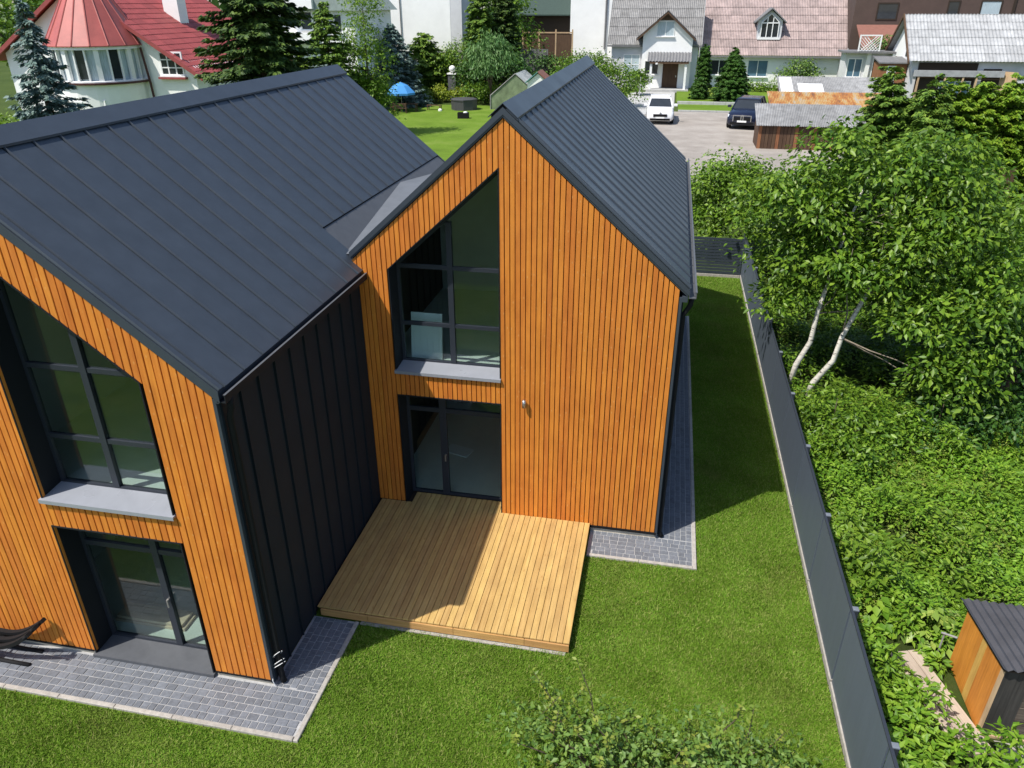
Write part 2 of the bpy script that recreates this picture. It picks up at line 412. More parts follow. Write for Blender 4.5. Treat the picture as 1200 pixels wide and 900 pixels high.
def tree(name, label, x, y, h, blobs, ncl, per, leaf, mat='leaf', seed=1, spread=.3, tr=.12, cat='tree', group=None, limbs=7, barkm='bark', shell=.55, droop=.3, lean=(0, 0), width=.33):
    """blobs are relative to (x, y)"""
    t = empty(name, (x, y, 0), 0, label, cat, group)
    _, c = crown('crown' if cat == 'tree' else 'foliage', blobs, ncl, per, leaf, mat, t, seed, spread, shell, droop, .03, width)
    rng = random.Random(seed)
    paths = [([(0, 0, -.1), (lean[0]*.3, lean[1]*.3, h*.3), (lean[0]*.7, lean[1]*.7, h*.6), (lean[0], lean[1], h*.85)], [tr, tr*.8, tr*.5, tr*.15])]
    for i in range(limbs):
        q = c[rng.randrange(len(c))]; s = rng.uniform(.15, .5)
        st = Vector((lean[0]*s, lean[1]*s, h*s)); e = Vector(q); m = st.lerp(e, .5)+Vector((0, 0, -.05*h))
        paths.append(([st, m, e], [tr*.45, tr*.28, tr*.08]))
    trunk('trunk' if cat == 'tree' else 'stem', paths, barkm, t)
    return t

def conifer(name, label, x, y, h, r, mat, seed, leaf=.35, whorls=16, nb=11, z0=.05, droop=.25, power=.85, cat='tree', group=None, dens=1.0, tip=.04):
    t = empty(name, (x, y, 0), 0, label, cat, group)
    rng = np.random.default_rng(seed); P = []; A = []; Nn = []
    for w in range(whorls):
        f = (w+.5)/whorls; z = h*(z0+(1-z0)*f); R = r*max(tip, (1-f)**power)
        for b in range(nb):
            th = rng.uniform(0, 2*PI); Rb = R*rng.uniform(.72, 1.1); zz = z+rng.normal()*h*(.35 if droop > 0 else 1.1)/whorls
            d = np.array([math.cos(th), math.sin(th), 0]); side = np.array([-d[1], d[0], 0])
            leaf_ = leaf; m = max(5, int(Rb/leaf*15*dens))
            s = rng.random(m)**.7
            pos = np.outer(s*Rb, d)+np.outer(rng.normal(size=m)*.16*Rb*(1.1-s), side)
            pos[:, 2] = zz-droop*Rb*s+.22*droop*Rb*s**3*2+rng.normal(size=m)*.04
            P.append(pos); ax = d*.8+np.outer(rng.normal(size=m)*.7, side); ax[:, 2] -= .15+rng.random(m)*.35
            A.append(ax); nr = np.tile([0, 0, 1.], (m, 1))+d*.4+rng.normal(size=(m, 3))*.4; Nn.append(nr)
    P = np.concatenate(P); A = np.concatenate(A); Nn = np.concatenate(Nn)
    L = leaf*rng.uniform(.6, 1.3, len(P))
    leaves('crown' if cat == 'tree' else 'foliage', P, A, Nn, L, L*.24, mat, t, .1)
    trunk('trunk', [([(0, 0, -.1), (0, 0, h*.5), (0, 0, h*.97)], [h*.022+.03, h*.014+.02, .015])], 'bark', t)
    return t

def wavy(name, mat, parent, o, u, v, U, V, waves, amp, loc=None, thick=0):
    """corrugated sheet, waves along u, running up v"""
    o = Vector(o); u = Vector(u).normalized(); v = Vector(v).normalized(); n = u.cross(v).normalized()
    if n.z < 0: n = -n
    b = MB(); k = waves*4+1; vs = []
    for j in (0, 1):
        for i in range(k):
            vs.append(o+u*(U*i/(k-1))+v*(V*j)+n*(amp*math.cos(2*PI*i/4)))
    fs = [(i, i+1, k+i+1, k+i) for i in range(k-1)]
    return b.add(vs, fs).build(name, mat, parent, loc)

def sheet_roof(parent, mat, o, u, v, U, V, cols, rows, waves, amp, name='roof_sheet', seed=3, tilt=.035, lap=1.06, jit=.006):
    """rows of lapped corrugated sheets sharing one mesh"""
    rng = random.Random(seed)
    o = Vector(o); u = Vector(u).normalized(); v = Vector(v).normalized(); n = u.cross(v).normalized()
    if n.z < 0: n = -n
    su, sv = U/cols, V/rows
    vt = (v*sv-n*tilt).normalized()
    first = None
    for r in range(rows):
        for c in range(cols):
            loc = o+u*(su*c)+v*(sv*r)+n*(tilt+rng.uniform(0, jit)+(.004 if c % 2 else 0))
            if first is None: first = wavy(name, mat, parent, (0, 0, 0), u, vt, su*1.0, sv*lap, waves, amp, loc)
            else:
                q = first.copy(); C.objects.link(q); q.parent = parent; q.location = loc

# ------------------------------------------------------------------ ground
sheet('ground', 'ground', -900, -300, 900, 1500, -.02)
sheet('lawn', 'lawnbase', -16, -13, 5.80, 16.45, 0)
sheet('garden_soil', 'soil', 5.95, -13, 40, 44, -.004)
sheet('back_lawn', 'backlawn', -34, 17.2, -4.6, 67.5, 0)
sheet('courtyard', 'asphalt', -4.4, 33, 16, 66.2, .002)

def no_grass(x, y):
    house = ((x > -9.4) & (x < -2.5) & (y > -5.62)) | ((x > -2.6) & (x < 3.85) & (y > -.78))
    path = (x > -2.6) & (x < -1.80) & (y > -5.62)
    deck = (x > -2.6) & (x < 1.78) & (y > -3.24)
    return house | path | deck

def grass(name, x0, y0, x1, y1, dens, seed):
    rng = np.random.default_rng(seed)
    n = int((x1-x0)*(y1-y0)*dens)
    x = rng.uniform(x0, x1, n); y = rng.uniform(y0, y1, n); k = ~no_grass(x, y); x, y = x[k], y[k]; n = len(x)
    th = rng.uniform(0, 2*PI, n); h = rng.uniform(.022, .055, n)
    cl = np.sin(x*2.1+1.3*np.sin(y*1.7))*np.sin(y*2.6+1.1*np.sin(x*1.9)); h *= 1+.25*cl
    lean = rng.uniform(.2, 1.1, n)*h
    w = rng.uniform(.006, .011, n)
    c, s = np.cos(th), np.sin(th); ph = rng.uniform(0, 2*PI, n)
    a = np.stack([x-c*w, y-s*w, np.zeros(n)], 1); b = np.stack([x+c*w, y+s*w, np.zeros(n)], 1)
    t = np.stack([x+np.cos(ph)*lean, y+np.sin(ph)*lean, h], 1)
    v = np.stack([a, b, t], 1).reshape(-1, 3)
    return tag(np_mesh(name, v, np.arange(3*n).reshape(-1, 3), 'grass'), 'short mown green lawn grass around the house', 'grass', kind='stuff')
g = grass('grass', -8.2, -7.2, 5.80, 16.4, 4600, 3)

# ------------------------------------------------------------------ the modern house
H = empty('modern_house', (0, 0, 0), 0, 'modern two-gabled house with orange timber boards and anthracite metal roofs', 'house')
AX, AZ, AM, AE = -5.88, 7.95, .826, -2.51          # ridge x, ridge z, pitch, eave x of the left volume
BX, BZ, BM = .08, 7.97, .886                      # same of the right volume
AY = -4.74
za = lambda x: AZ-.22-AM*abs(x-AX)
zb = lambda x: BZ-.22-BM*abs(x-BX)
wta = lambda x: 5.18+AM*(-3.6-x)
wtb = lambda x: 7.06+.90*x

# right volume front wall around its openings
wl = MB()
wl.xz([(0, 0), (3.06, 0), (3.06, zb(3.06)), (BX, zb(BX)), (0, zb(0))], .06, .46)
wl.xz([(-2.70, 0), (-2.03, 0), (-2.03, zb(-2.03)), (-2.70, zb(-2.70))], .06, .46)
wl.xz([(-2.03, 2.72), (0, 2.72), (0, 3.22), (-2.03, 3.22)], .06, .46)
wl.xz([(-2.03, 0), (0, 0), (0, .17), (-2.03, .17)], .06, .46)
wl.xz([(-2.03, wtb(-2.03)), (0, wtb(0)), (0, zb(0)), (-2.03, zb(-2.03))], .06, .46)
wl.box(2.72, .46, 0, 3.06, 12.0, 5.06)
wl.box(-2.70, .46, 0, -2.45, 12.0, 5.35)
wl.xz([(-2.45, 0), (2.72, 0), (2.72, zb(2.9)), (BX, zb(BX)), (-2.45, zb(-2.45))], 11.7, 12.0)
wl.build('wall', 'membrane', H)
# left volume
wl = MB()
y0, y1 = AY+.06, AY+.46
wl.xz([(-3.60, 0), (-2.64, 0), (-2.64, za(-2.64)), (-3.60, za(-3.60))], y0, y1)
wl.xz([(-9.12, 0), (-5.70, 0), (-5.70, za(-5.70)), (AX, za(AX)), (-9.12, za(-9.12))], y0, y1)
wl.xz([(-5.70, 2.64), (-3.60, 2.64), (-3.60, 3.10), (-5.70, 3.10)], y0, y1)
wl.xz([(-5.70, 0), (-3.60, 0), (-3.60, .05), (-5.70, .05)], y0, y1)
wl.xz([(-5.70, wta(-5.70)), (-3.60, wta(-3.60)), (-3.60, za(-3.60)), (-5.70, za(-5.70))], y0, y1)
wl.box(-2.95, y1, 0, -2.64, 7.4, 5.02)
wl.box(-9.12, y1, 0, -8.8, 7.4, 5.02)
wl.xz([(-8.8, 0), (-2.95, 0), (-2.95, za(-2.9)), (AX, za(AX)), (-8.8, za(-8.8))], 7.1, 7.4)
wl.build('wall', 'membrane', H)

# cladding boards, each one its own piece, cut round the openings
def boards(xs, w, y, zbot, top, openings, seed):
    rng = random.Random(seed)
    for x in xs:
        x0, x1 = x, x+w-.014
        spans = [(zbot, None)]
        for (ox0, ox1, oz0, oztop) in openings:
            mid = (x0+x1)/2
            if ox0 < mid < ox1:
                new = []
                for (s0, s1) in spans:
                    lo_ = max(s0) if isinstance(s0, tuple) else s0
                    if (s1 is None or s1[0] > oz0) and oz0 >= lo_-.2:
                        if oz0-lo_ > .03: new.append((s0, (oz0, oz0)))
                        new.append(((oztop(x0), oztop(x1)), s1))
                    else: new.append((s0, s1))
                spans = new
        for (s0, s1) in spans:
            b0, b1 = s0 if isinstance(s0, tuple) else (s0, s0)
            t0, t1 = s1 if s1 else (top(x0), top(x1))
            d = rng.uniform(-.003, .003); e = .004
            fy = y+d
            vs = [(x0, y+.045, b0), (x1, y+.045, b1), (x1, y+.045, t1), (x0, y+.045, t0),
                  (x0, fy+e, b0), (x1, fy+e, b1), (x1, fy+e, t1), (x0, fy+e, t0),
                  (x0+e, fy, b0), (x1-e, fy, b1), (x1-e, fy, t1), (x0+e, fy, t0)]
            fs = [(0, 1, 2, 3), (0, 4, 5, 1), (1, 5, 6, 2), (2, 6, 7, 3), (3, 7, 4, 0), (4, 8, 9, 5), (5, 9, 10, 6), (6, 10, 11, 7), (7, 11, 8, 4), (8, 11, 10, 9)]
            MB().add(vs, fs).build('cladding_board', 'clad', H)
pb = 3.06/33
topb = lambda x: BZ-.16-BM*abs(x-BX)
boards([i*pb for i in range(33)], pb, 0, .17, topb, [], 1)
boards([-pb*(i+1) for i in range(29)], pb, 0, .215, topb, [(-2.03, 0, .1, lambda x: 2.72), (-2.03, 0, 3.22, wtb)], 2)
pa = .105
topa = lambda x: AZ-.16-AM*abs(x-AX)
boards([-2.62-pa*(i+1) for i in range(62)], pa, AY, .13, topa, [(-5.70, -3.60, .05, lambda x: 2.64), (-5.70, -3.60, 3.10, wta)], 3)

# linings of the openings
rv = MB()
for (xl, xr, zl, zt, wt, y) in ((-2.03, 0, 3.22, None, wtb, 0), (-2.03, 0, .17, 2.72, None, 0), (-5.70, -3.60, 3.10, None, wta, AY), (-5.70, -3.60, .05, 2.64, None, AY)):
    tl = zt if zt else wt(xl); tr_ = zt if zt else wt(xr); q = .018; a, b = y-.012, y+.445
    r1 = MB().xz([(xl, zl), (xl+q, zl), (xl+q, tl+(tr_-tl)*q/(xr-xl)), (xl, tl)], a, b)
    r1.xz([(xr-q, zl), (xr, zl), (xr, tr_), (xr-q, tr_-(tr_-tl)*q/(xr-xl))], a, b)
    dz = (tr_-tl)*q/(xr-xl)
    r1.xz([(xl+q, tl+dz-.022), (xr-q, tr_-dz-.022), (xr-q, tr_-dz), (xl+q, tl+dz)], a, b)
    r1.build('reveal', 'reveal', H)

def opening(name, xl, xr, zl, tops, y, bars, panes, door=False, mat='frame'):
    """frame as one mesh, each pane a child"""
    f = .055; d0, d1 = y, y+.07
    b = MB()
    (tl, tr_) = tops
    sl = (tr_-tl)/(xr-xl)
    b.xz([(xl, zl), (xl+f, zl), (xl+f, tl+sl*f), (xl, tl)], d0, d1)
    b.xz([(xr-f, zl), (xr, zl), (xr, tr_), (xr-f, tr_-sl*f)], d0, d1)
    k = f*math.sqrt(1+sl*sl)
    b.xz([(xl+f, zl), (xr-f, zl), (xr-f, zl+f), (xl+f, zl+f)], d0+.002, d1)
    b.xz([(xl+f, tl+sl*f-k), (xr-f, tr_-sl*f-k), (xr-f, tr_-sl*f), (xl+f, tl+sl*f)], d0+.002, d1)
    for (a0, c0, a1, c1) in bars: b.box(a0, d0+.004-(.012 if a1-a0 < .2 else 0), c0, a1, d1, c1)
    o = b.build(name, mat, H)
    for poly in panes: MB().xz(poly, y+.035, y+.043).build('pane', 'glass', o)
    return o
# sash: thin lit edges round the opening lights
gy_ = AY+.375
m0, m1 = -4.80, -4.70
wA = opening('window', -5.68, -3.62, 3.14, (wta(-5.68)-.03, wta(-3.62)-.03), gy_,
        [(m0, 3.19, m1, wta(m0)-.1), (-5.63, 5.03, m0, 5.10), (m1, 5.03, -3.67, 5.10), (-5.63, 3.92, m0, 3.99), (m1, 3.92, -3.67, 3.99)],
        [[(-5.64, 3.18), (m0+.01, 3.18), (m0+.01, 3.93), (-5.64, 3.93)], [(-5.64, 3.98), (m0+.01, 3.98), (m0+.01, 5.04), (-5.64, 5.04)],
         [(-5.64, 5.09), (m0+.01, 5.09), (m0+.01, wta(m0)-.08), (-5.64, wta(-5.64)-.08)],
         [(m1-.01, 3.18), (-3.66, 3.18), (-3.66, 3.93), (m1-.01, 3.93)], [(m1-.01, 3.98), (-3.66, 3.98), (-3.66, 5.04), (m1-.01, 5.04)],
         [(m1-.01, 5.09), (-3.66, 5.09), (-3.66, wta(-3.66)-.08), (m1-.01, wta(m1)-.08)]])
dm0, dm1 = -4.48, -4.37
dA = opening('glass_door', -5.68, -3.62, .09, (2.62, 2.62), gy_,
        [(dm0, .14, dm1, 2.565), (-5.63, 2.00, dm0, 2.09), (dm1, 2.00, -3.67, 2.09)],
        [[(-5.64, .13), (dm0+.01, .13), (dm0+.01, 2.01), (-5.64, 2.01)], [(-5.64, 2.08), (dm0+.01, 2.08), (dm0+.01, 2.58), (-5.64, 2.58)],
         [(dm1-.01, .13), (-3.66, .13), (-3.66, 2.01), (dm1-.01, 2.01)], [(dm1-.01, 2.08), (-3.66, 2.08), (-3.66, 2.58), (dm1-.01, 2.58)]])
gy_ = .375
m0, m1 = -1.05, -.95
wB = opening('window', -2.01, -.02, 3.26, (wtb(-2.01)-.03, wtb(-.02)-.03), gy_,
        [(m0, 3.31, m1, wtb(m0)-.1), (-1.96, 5.14, m0, 5.21), (m1, 5.14, -.07, 5.21), (-1.96, 4.02, m0, 4.09), (m1, 4.02, -.07, 4.09)],
        [[(-1.97, 3.30), (m0+.01, 3.30), (m0+.01, 4.03), (-1.97, 4.03)], [(-1.97, 4.08), (m0+.01, 4.08), (m0+.01, 5.12), (-1.97, 5.12)],
         [(-1.90, 5.20), (m0+.01, 5.20), (m0+.01, wtb(m0)-.08), (-1.90, wtb(-1.90)-.08)],
         [(m1-.01, 3.30), (-.06, 3.30), (-.06, 4.03), (m1-.01, 4.03)], [(m1-.01, 4.08), (-.06, 4.08), (-.06, 5.15), (m1-.01, 5.15)],
         [(m1-.01, 5.20), (-.06, 5.20), (-.06, wtb(-.06)-.08), (m1-.01, wtb(m1)-.08)]])
dm0, dm1 = -1.34, -1.20
dB = opening('glass_door', -2.01, -.02, .21, (2.70, 2.70), gy_,
        [(dm0, .27, dm1, 2.645), (-1.96, 2.18, dm0, 2.27), (dm1, 2.18, -.07, 2.27)],
        [[(-1.97, .25), (dm0+.01, .25), (dm0+.01, 2.19), (-1.97, 2.19)], [(-1.97, 2.26), (dm0+.01, 2.26), (dm0+.01, 2.66), (-1.97, 2.66)],
         [(dm1-.01, .25), (-.06, .25), (-.06, 2.19), (dm1-.01, 2.19)], [(dm1-.01, 2.26), (-.06, 2.26), (-.06, 2.66), (dm1-.01, 2.66)]])
def handle(parent, x, y, z):
    MB().box(x-.015, y-.045, z, x+.015, y-.012, z+.03).box(x-.012, y-.06, z-.12, x+.012, y-.045, z+.03).build('handle', 'steel', parent)
handle(dA, -4.40, AY+.375, 1.1); handle(dB, -1.24, .375, 1.2)
# sills
for (xl, xr, z, y, p) in ((-5.72, -3.585, 3.095, AY, wA), (-2.04, .005, 3.215, 0, wB)):
    MB().yz([(y-.05, z), (y+.38, z+.035), (y+.38, z+.065), (y-.05, z+.03)], xl, xr).box(xl, y-.055, z-.03, xr, y-.051, z+.03).build('window_sill', 'sill', p)
MB().yz([(AY-.05, .05), (AY+.38, .05), (AY+.38, .10), (AY-.05, .085)], -5.72, -3.585).box(-5.72, AY-.056, 0.01, -3.585, AY-.051, .083).build('door_sill', 'flash', dA)

# rooms behind the glass
MB().box(-8.8, AY+.47, 2.82, -2.96, 7.1, 3.10).build('upper_floor', 'infloor', H)
MB().box(-8.8, AY+.47, .02, -2.96, 7.1, .08).build('ground_floor', 'infloor', H)
MB().box(-8.79, 0.9, .081, -2.97, 1.0, 2.81).xz([(-8.79, 3.101), (-2.97, 3.101), (-2.97, 5.0), (AX, za(AX)-.2), (-8.79, 5.0)], 1.2, 1.3).box(-7.4, AY+.47, .081, -7.3, .89, 2.81).box(-7.0, AY+.47, 3.101, -6.9, 1.19, 6.55).build('inner_wall', 'inwall', H)
MB().box(-2.44, .47, 2.90, 2.71, 11.69, 3.22).build('upper_floor', 'infloor', H)
MB().box(-2.44, .47, .05, 2.71, 11.69, .19).build('ground_floor', 'infloor', H)
MB().box(-2.43, 5.2, .191, 2.70, 5.3, 2.89).xz([(-2.43, 3.221), (2.70, 3.221), (2.70, 5.1), (BX, zb(BX)-.2), (-2.43, 5.3)], 4.6, 4.7).box(.9, .47, .191, 1.0, 5.19, 2.89).box(1.2, .47, 3.221, 1.3, 4.59, 6.35).build('inner_wall', 'inwall', H)
# lining of the roofs inside
MB().xz([(-2.43, zb(-2.43)-.15), (BX, zb(BX)-.15), (1.19, zb(1.19)-.15), (1.19, zb(1.19)-.05), (BX, zb(BX)-.05), (-2.43, zb(-2.43)-.05)], .5, 4.58).build('ceiling', 'inwall', H)
MB().xz([(-6.88, za(-6.88)-.15), (AX, za(AX)-.15), (-2.97, za(-2.97)-.15), (-2.97, za(-2.97)-.05), (AX, za(AX)-.05), (-6.88, za(-6.88)-.05)], AY+.5, 1.18).build('ceiling', 'inwall', H)
tag(MB().box(0, 0, 0, .62, .03, .92).build('leaning_board', 'inwhite', None, (-1.92, .62, 3.222), rot=(math.radians(-8), 0, 0)), 'white board leaning inside the upper window of the middle gable', 'board')
bx = MB()
for i in range(2): bx.box(i*.03, i*.02, i*.06, 1.3-i*.05, .34, i*.06+.055)
tag(bx.build('timber_stack', 'palewood', None, (-5.85, -4.06, .081)), 'low stack of pale boards lying indoors behind the left glass door', 'board stack')
MB().box(-.3, -.18, 0, .3, .18, .02).build('pale_sheet', 'inwhite', None, (-1.47, 2.12, .191), rot=(0, 0, -.28))  # thin pale plate for the bright rectangle behind the glass
tag(bpy.data.objects['pale_sheet'], 'pale sheet lying on the floor behind the terrace door', 'sheet')

# roofs
def slope_panel(name, mat, x0, z0, x1, z1, w, seam, y, parent=H, meshes={}):
    """standing seam panel running from (x0,z0) to (x1,z1), width w along y"""
    key = (name, mat, x0, z0, x1, z1, w)
    if key not in meshes:
        d = Vector((x1-x0, 0, z1-z0)); n = Vector((-d.z, 0, d.x)).normalized()
        if n.z < 0: n = -n
        a, b = Vector((x0, 0, z0)), Vector((x1, 0, z1))
        m = MB(); Y = Vector((0, 1, 0))
        prof = [(.012, 0), (.012, .012), (.010, .040), (-.012, .040), (-.014, .0)]
        # pan
        m.prism([a+n*.0, b+n*.0, b+n*.012, a+n*.012], Y*(w-.020))
        # two faint stiffening beads and the upright seam
        m.prism([a+n*.0125-Y*.002, a+n*.038+Y*.006, a+n*.038+Y*.014, a+n*.0125+Y*.018], b-a)
        meshes[key] = m.build(name, mat, parent, (0, y, 0)); return meshes[key]
    q = meshes[key].copy(); C.objects.link(q); q.location = (0, y, 0); return q
yA0, yA1 = -4.765, 7.56
ystart = -4.63
for k in range(25):
    y = ystart+.49*k; w = .49 if y+.49 < yA1 else yA1-y
    if w < .05: continue
    cut = y+.2 > .05
    ex, ez = (-3.31, 5.827) if cut else (AE, AZ-AM*(AE-AX))
    slope_panel('roof_panel', 'roof', AX+.1, AZ-AM*.1, ex, ez, w, 1, y)
# strip of flashing at the front rake
slope_panel('rake_flashing', 'roof', AX+.05, AZ-AM*.05+.015, AE, AZ-AM*(AE-AX)+.015, .13, 1, yA0)
MB().prism([(-9.25, yA0, AZ-AM*(-AX+-9.25)*-1-.0), (AX, yA0, AZ), (AX, yA1, AZ), (-9.25, yA1, AZ-AM*3.37)], (0, 0, .012)).build('roof_sheet', 'roof', H)
# rake fascias (front and back) and the roof slab underneath
def rake(name, xe0, xr, xe1, z, m, y, d, th=.15):
    MB().xz([(xe0, z-m*(xr-xe0)-th), (xr, z-th), (xe1, z-m*(xe1-xr)-th), (xe1, z-m*(xe1-xr)+.01), (xr, z+.01), (xe0, z-m*(xr-xe0)+.01)], y, y+d).build(name, 'metal', H)
rake('rake_fascia', -9.25, AX, AE, AZ, AM, yA0-.014, .012); rake('rake_fascia', -9.25, AX, AE, AZ, AM, yA1+.002, .02)
MB().xz([(-9.23, AZ-AM*3.35-.14), (AX, AZ-.14), (-2.53, AZ-AM*3.35-.14), (-2.53, AZ-AM*3.35-.006), (AX, AZ-.006), (-9.23, AZ-AM*3.35-.006)], yA0+.001, .05).build('roof_slab', 'metal', H)
MB().xz([(-9.23, AZ-AM*3.35-.14), (AX, AZ-.14), (-2.85, AZ-AM*3.03-.14), (-2.85, AZ-AM*3.03-.035), (-3.31, AZ-AM*2.57-.035), (AX, AZ-.006), (-9.23, AZ-AM*3.35-.006)], .052, yA1).build('roof_slab', 'flash', H)
def ridge_cap(xr, z, m, y0, y1, half=.24, lift=.062):
    c = MB(); t = .012
    c.xz([(xr-half, z-m*half+lift), (xr, z+lift), (xr+half, z-m*half+lift), (xr+half, z-m*half+lift+t), (xr, z+lift+t), (xr-half, z-m*half+lift+t)], y0, y1)
    c.xz([(xr+half-.006, z-m*half+lift-.02), (xr+half, z-m*half+lift-.02), (xr+half, z-m*half+lift-.001), (xr+half-.006, z-m*half+lift-.001)], y0, y1)
    c.build('ridge_cap', 'roof', H)
    MB().xz([(xr-half+.05, z-m*(half-.05)), (xr, z), (xr+half-.05, z-m*(half-.05)), (xr+half-.05, z-m*(half-.05)+lift-.003), (xr, z+lift-.003), (xr-half+.05, z-m*(half-.05)+lift-.003)], y0+.03, y1-.03).build('ridge_closer', 'black', H)
ridge_cap(AX, AZ, AM, yA0, yA1)
yB0, yB1 = -.022, 12.08
zR = BZ-BM*(3.21-BX)
for k in range(24):
    y = .14+.5*k; w = min(.5, yB1-y)
    if w < .05: continue
    slope_panel('roof_panel', 'roof', BX+.1, BZ-BM*.1, 3.21, zR, w, 1, y)
slope_panel('rake_flashing', 'roof', BX+.05, BZ-BM*.05+.02, 3.21, zR+.02, .155, 1, yB0)
MB().prism([(-2.72, yB0, BZ-BM*2.80), (BX, yB0, BZ), (BX, yB1, BZ), (-2.72, yB1, BZ-BM*2.80)], (0, 0, .012)).build('roof_sheet', 'roof', H)
rake('rake_fascia', -2.72, BX, 3.21, BZ, BM, yB0-.014, .012, .10); rake('rake_fascia', -2.72, BX, 3.21, BZ, BM, yB1+.002, .02)
MB().xz([(-2.70, BZ-BM*2.78-.14), (BX, BZ-.14), (3.19, zR+BM*.02-.14), (3.19, zR+BM*.02-.006), (BX, BZ-.006), (-2.70, BZ-BM*2.78-.006)], yB0+.001, yB1-.001).build('roof_slab', 'metal', H)
ridge_cap(BX, BZ, BM, yB0-.02, yB1)
# valley between the volumes: plain flashing and a cricket
za0 = lambda x: AZ-AM*(x-AX)
MB().prism([(-3.30, .06, za0(-3.30)-.03), (-2.84, .06, za0(-2.84)-.03), (-2.84, 7.5, za0(-2.84)-.03), (-3.30, 7.5, za0(-3.30)-.03)], (0, 0, .02)).build('valley_flashing', 'flash', H)
cz = za0(-3.26)-.002
MB().add([(-2.84, .07, za0(-2.84)-.004), (-3.26, 4.4, cz), (-2.3, 4.4, cz), (-2.84, 8.4, za0(-2.84)-.004), (-2.55, .07, za0(-2.84)-.004), (-2.55, 8.4, za0(-2.84)-.004)],
         [(0, 4, 2, 1), (1, 2, 5, 3)]).build('valley_cricket', 'valley', H)
MB().box(-3.34, .055, za0(-3.31)-.03, -3.30, 7.5, za0(-3.31)+.006).build('drip_edge_shade', 'black', H)  # drip strip in black: shade of the roof step put into its colour

# gutters and downpipes
def gutter(x, z, y0, y1, s=1, mat='metal'):
    g = MB()
    g.box(x, y0, z-.115, x+s*.012, y1, z+.0) if s > 0 else g.box(x-.012, y0, z-.115, x, y1, z)
    a = x+s*.012; b = x+s*.11
    g.box(min(a, b), y0, z-.115, max(a, b), y1, z-.10); g.box(min(b, b+s*.012), y0, z-.115, max(b, b+s*.012), y1, z-.012)
    g.box(min(b-s*.012, b+s*.02), y0, z-.011, max(b-s*.012, b+s*.02), y1, z-.002)
    o = g.build('gutter', mat, H); MB().box(min(b-s*.012, b+s*.02), y0-.001, z-.001, max(b-s*.012, b+s*.02), y1, z+.003).build('gutter_lip_shine', 'flash', o); return o  # lip in paler metal puts the shine of the gutter edge into colour
gutter(AE-.045, 5.13, yA0, .0, 1, 'reveal'); gutter(3.205, zR-.03, yB0-.01, yB1, 1, 'flash')
MB().box(-2.60, yA0, 5.0, -2.535, -.02, 5.10).build('soffit', 'metal', H)
MB().box(3.10, yB0, 4.98, 3.19, yB1, 5.08).build('soffit', 'metal', H)
MB().tube([(-2.47, -4.62, 5.03), (-2.47, -4.62, 4.9), (-2.515, -4.62, 4.75), (-2.515, -4.62, .16), (-2.46, -4.66, .05)], .045, 10).build('downpipe', 'black', H, smooth=True)
MB().tube([(3.27, .10, 5.05), (3.25, .10, 4.9), (3.145, .10, 4.7), (3.145, .10, .14), (3.20, .06, .04)], .045, 10).build('downpipe', 'black', H, smooth=True)
cb = MB()
for i, (rx, z) in enumerate(((.085, .42), (.095, .33), (.075, .52))):
    cb.tube([(-2.515+rx*math.cos(a)*1.0, -4.62+rx*math.sin(a), z+.10*math.cos(a+.6)+.03*i) for a in [j*2*PI/14 for j in range(14)]], .006, 5)
cb.tube([(-2.6, -4.70, .25), (-2.59, -4.76, .15), (-2.56, -4.77, .05)], .006, 5)
tag(cb.build('coiled_cable', 'whitepaint'), 'white cable coiled round the foot of the black downpipe', 'cable')

# dark standing seam side walls, one piece per panel
for k in range(10):
    y = AY+.06+.4683*k; w = .4683
    m = MB().box(-2.638, 0, .08, -2.60, w-.004, 5.05).box(-2.60, 0, .08, -2.566, .022, 5.05)
    m.build('wall_panel', 'panel', H, (0, y, 0)) if k == 0 else None
    if k == 0: first = [o for o in H.children if o.name.startswith('wall_panel')][-1]
    else:
        q = first.copy(); C.objects.link(q); q.location = (0, y, 0)
for k in range(24):
    y = .06+.498*k
    if k == 0: first = MB().box(3.062, 0, .08, 3.095, .494, 5.0).box(3.095, 0, .08, 3.125, .022, 5.0).build('wall_panel', 'panel', H, (0, y, 0))
    else:
        q = first.copy(); C.objects.link(q); q.location = (0, y, 0)
MB().box(-2.63, AY-.008, .08, -2.585, AY+.058, 5.05).build('corner_trim', 'metal', H)
MB().box(3.056, -.008, .08, 3.10, .058, 5.05).build('corner_trim', 'metal', H)
# plinth
box('plinth', 'plinth', H, -9.1, AY+.02, -.1, -5.74, AY+.058, .105); box('plinth', 'plinth', H, -3.56, AY+.02, -.1, -2.62, AY+.058, .105)
MB().box(1.80, .02, -.1, 3.08, .058, .10).build('plinth', 'plinth', H)
box('drip_strip', 'black', H, -9.1, AY-.012, .105, -5.73, AY+.02, .135); box('drip_strip', 'black', H, -3.57, AY-.012, .105, -2.62, AY+.02, .135)
MB().box(1.80, -.012, .115, 3.08, .02, .165).build('drip_strip', 'black', H)
# wall lamp
wlp = empty('wall_lamp', (.45, 0, 2.80), 0, 'small steel up-and-down wall lamp on the orange boards beside the terrace door', 'wall lamp')
MB().tube([(0, -.075, -.075), (0, -.075, .075)], .034, 12).build('lamp_body', 'steel', wlp, smooth=True)
MB().box(-.02, -.045, -.03, .02, .0, .03).build('lamp_bracket', 'steel', wlp)

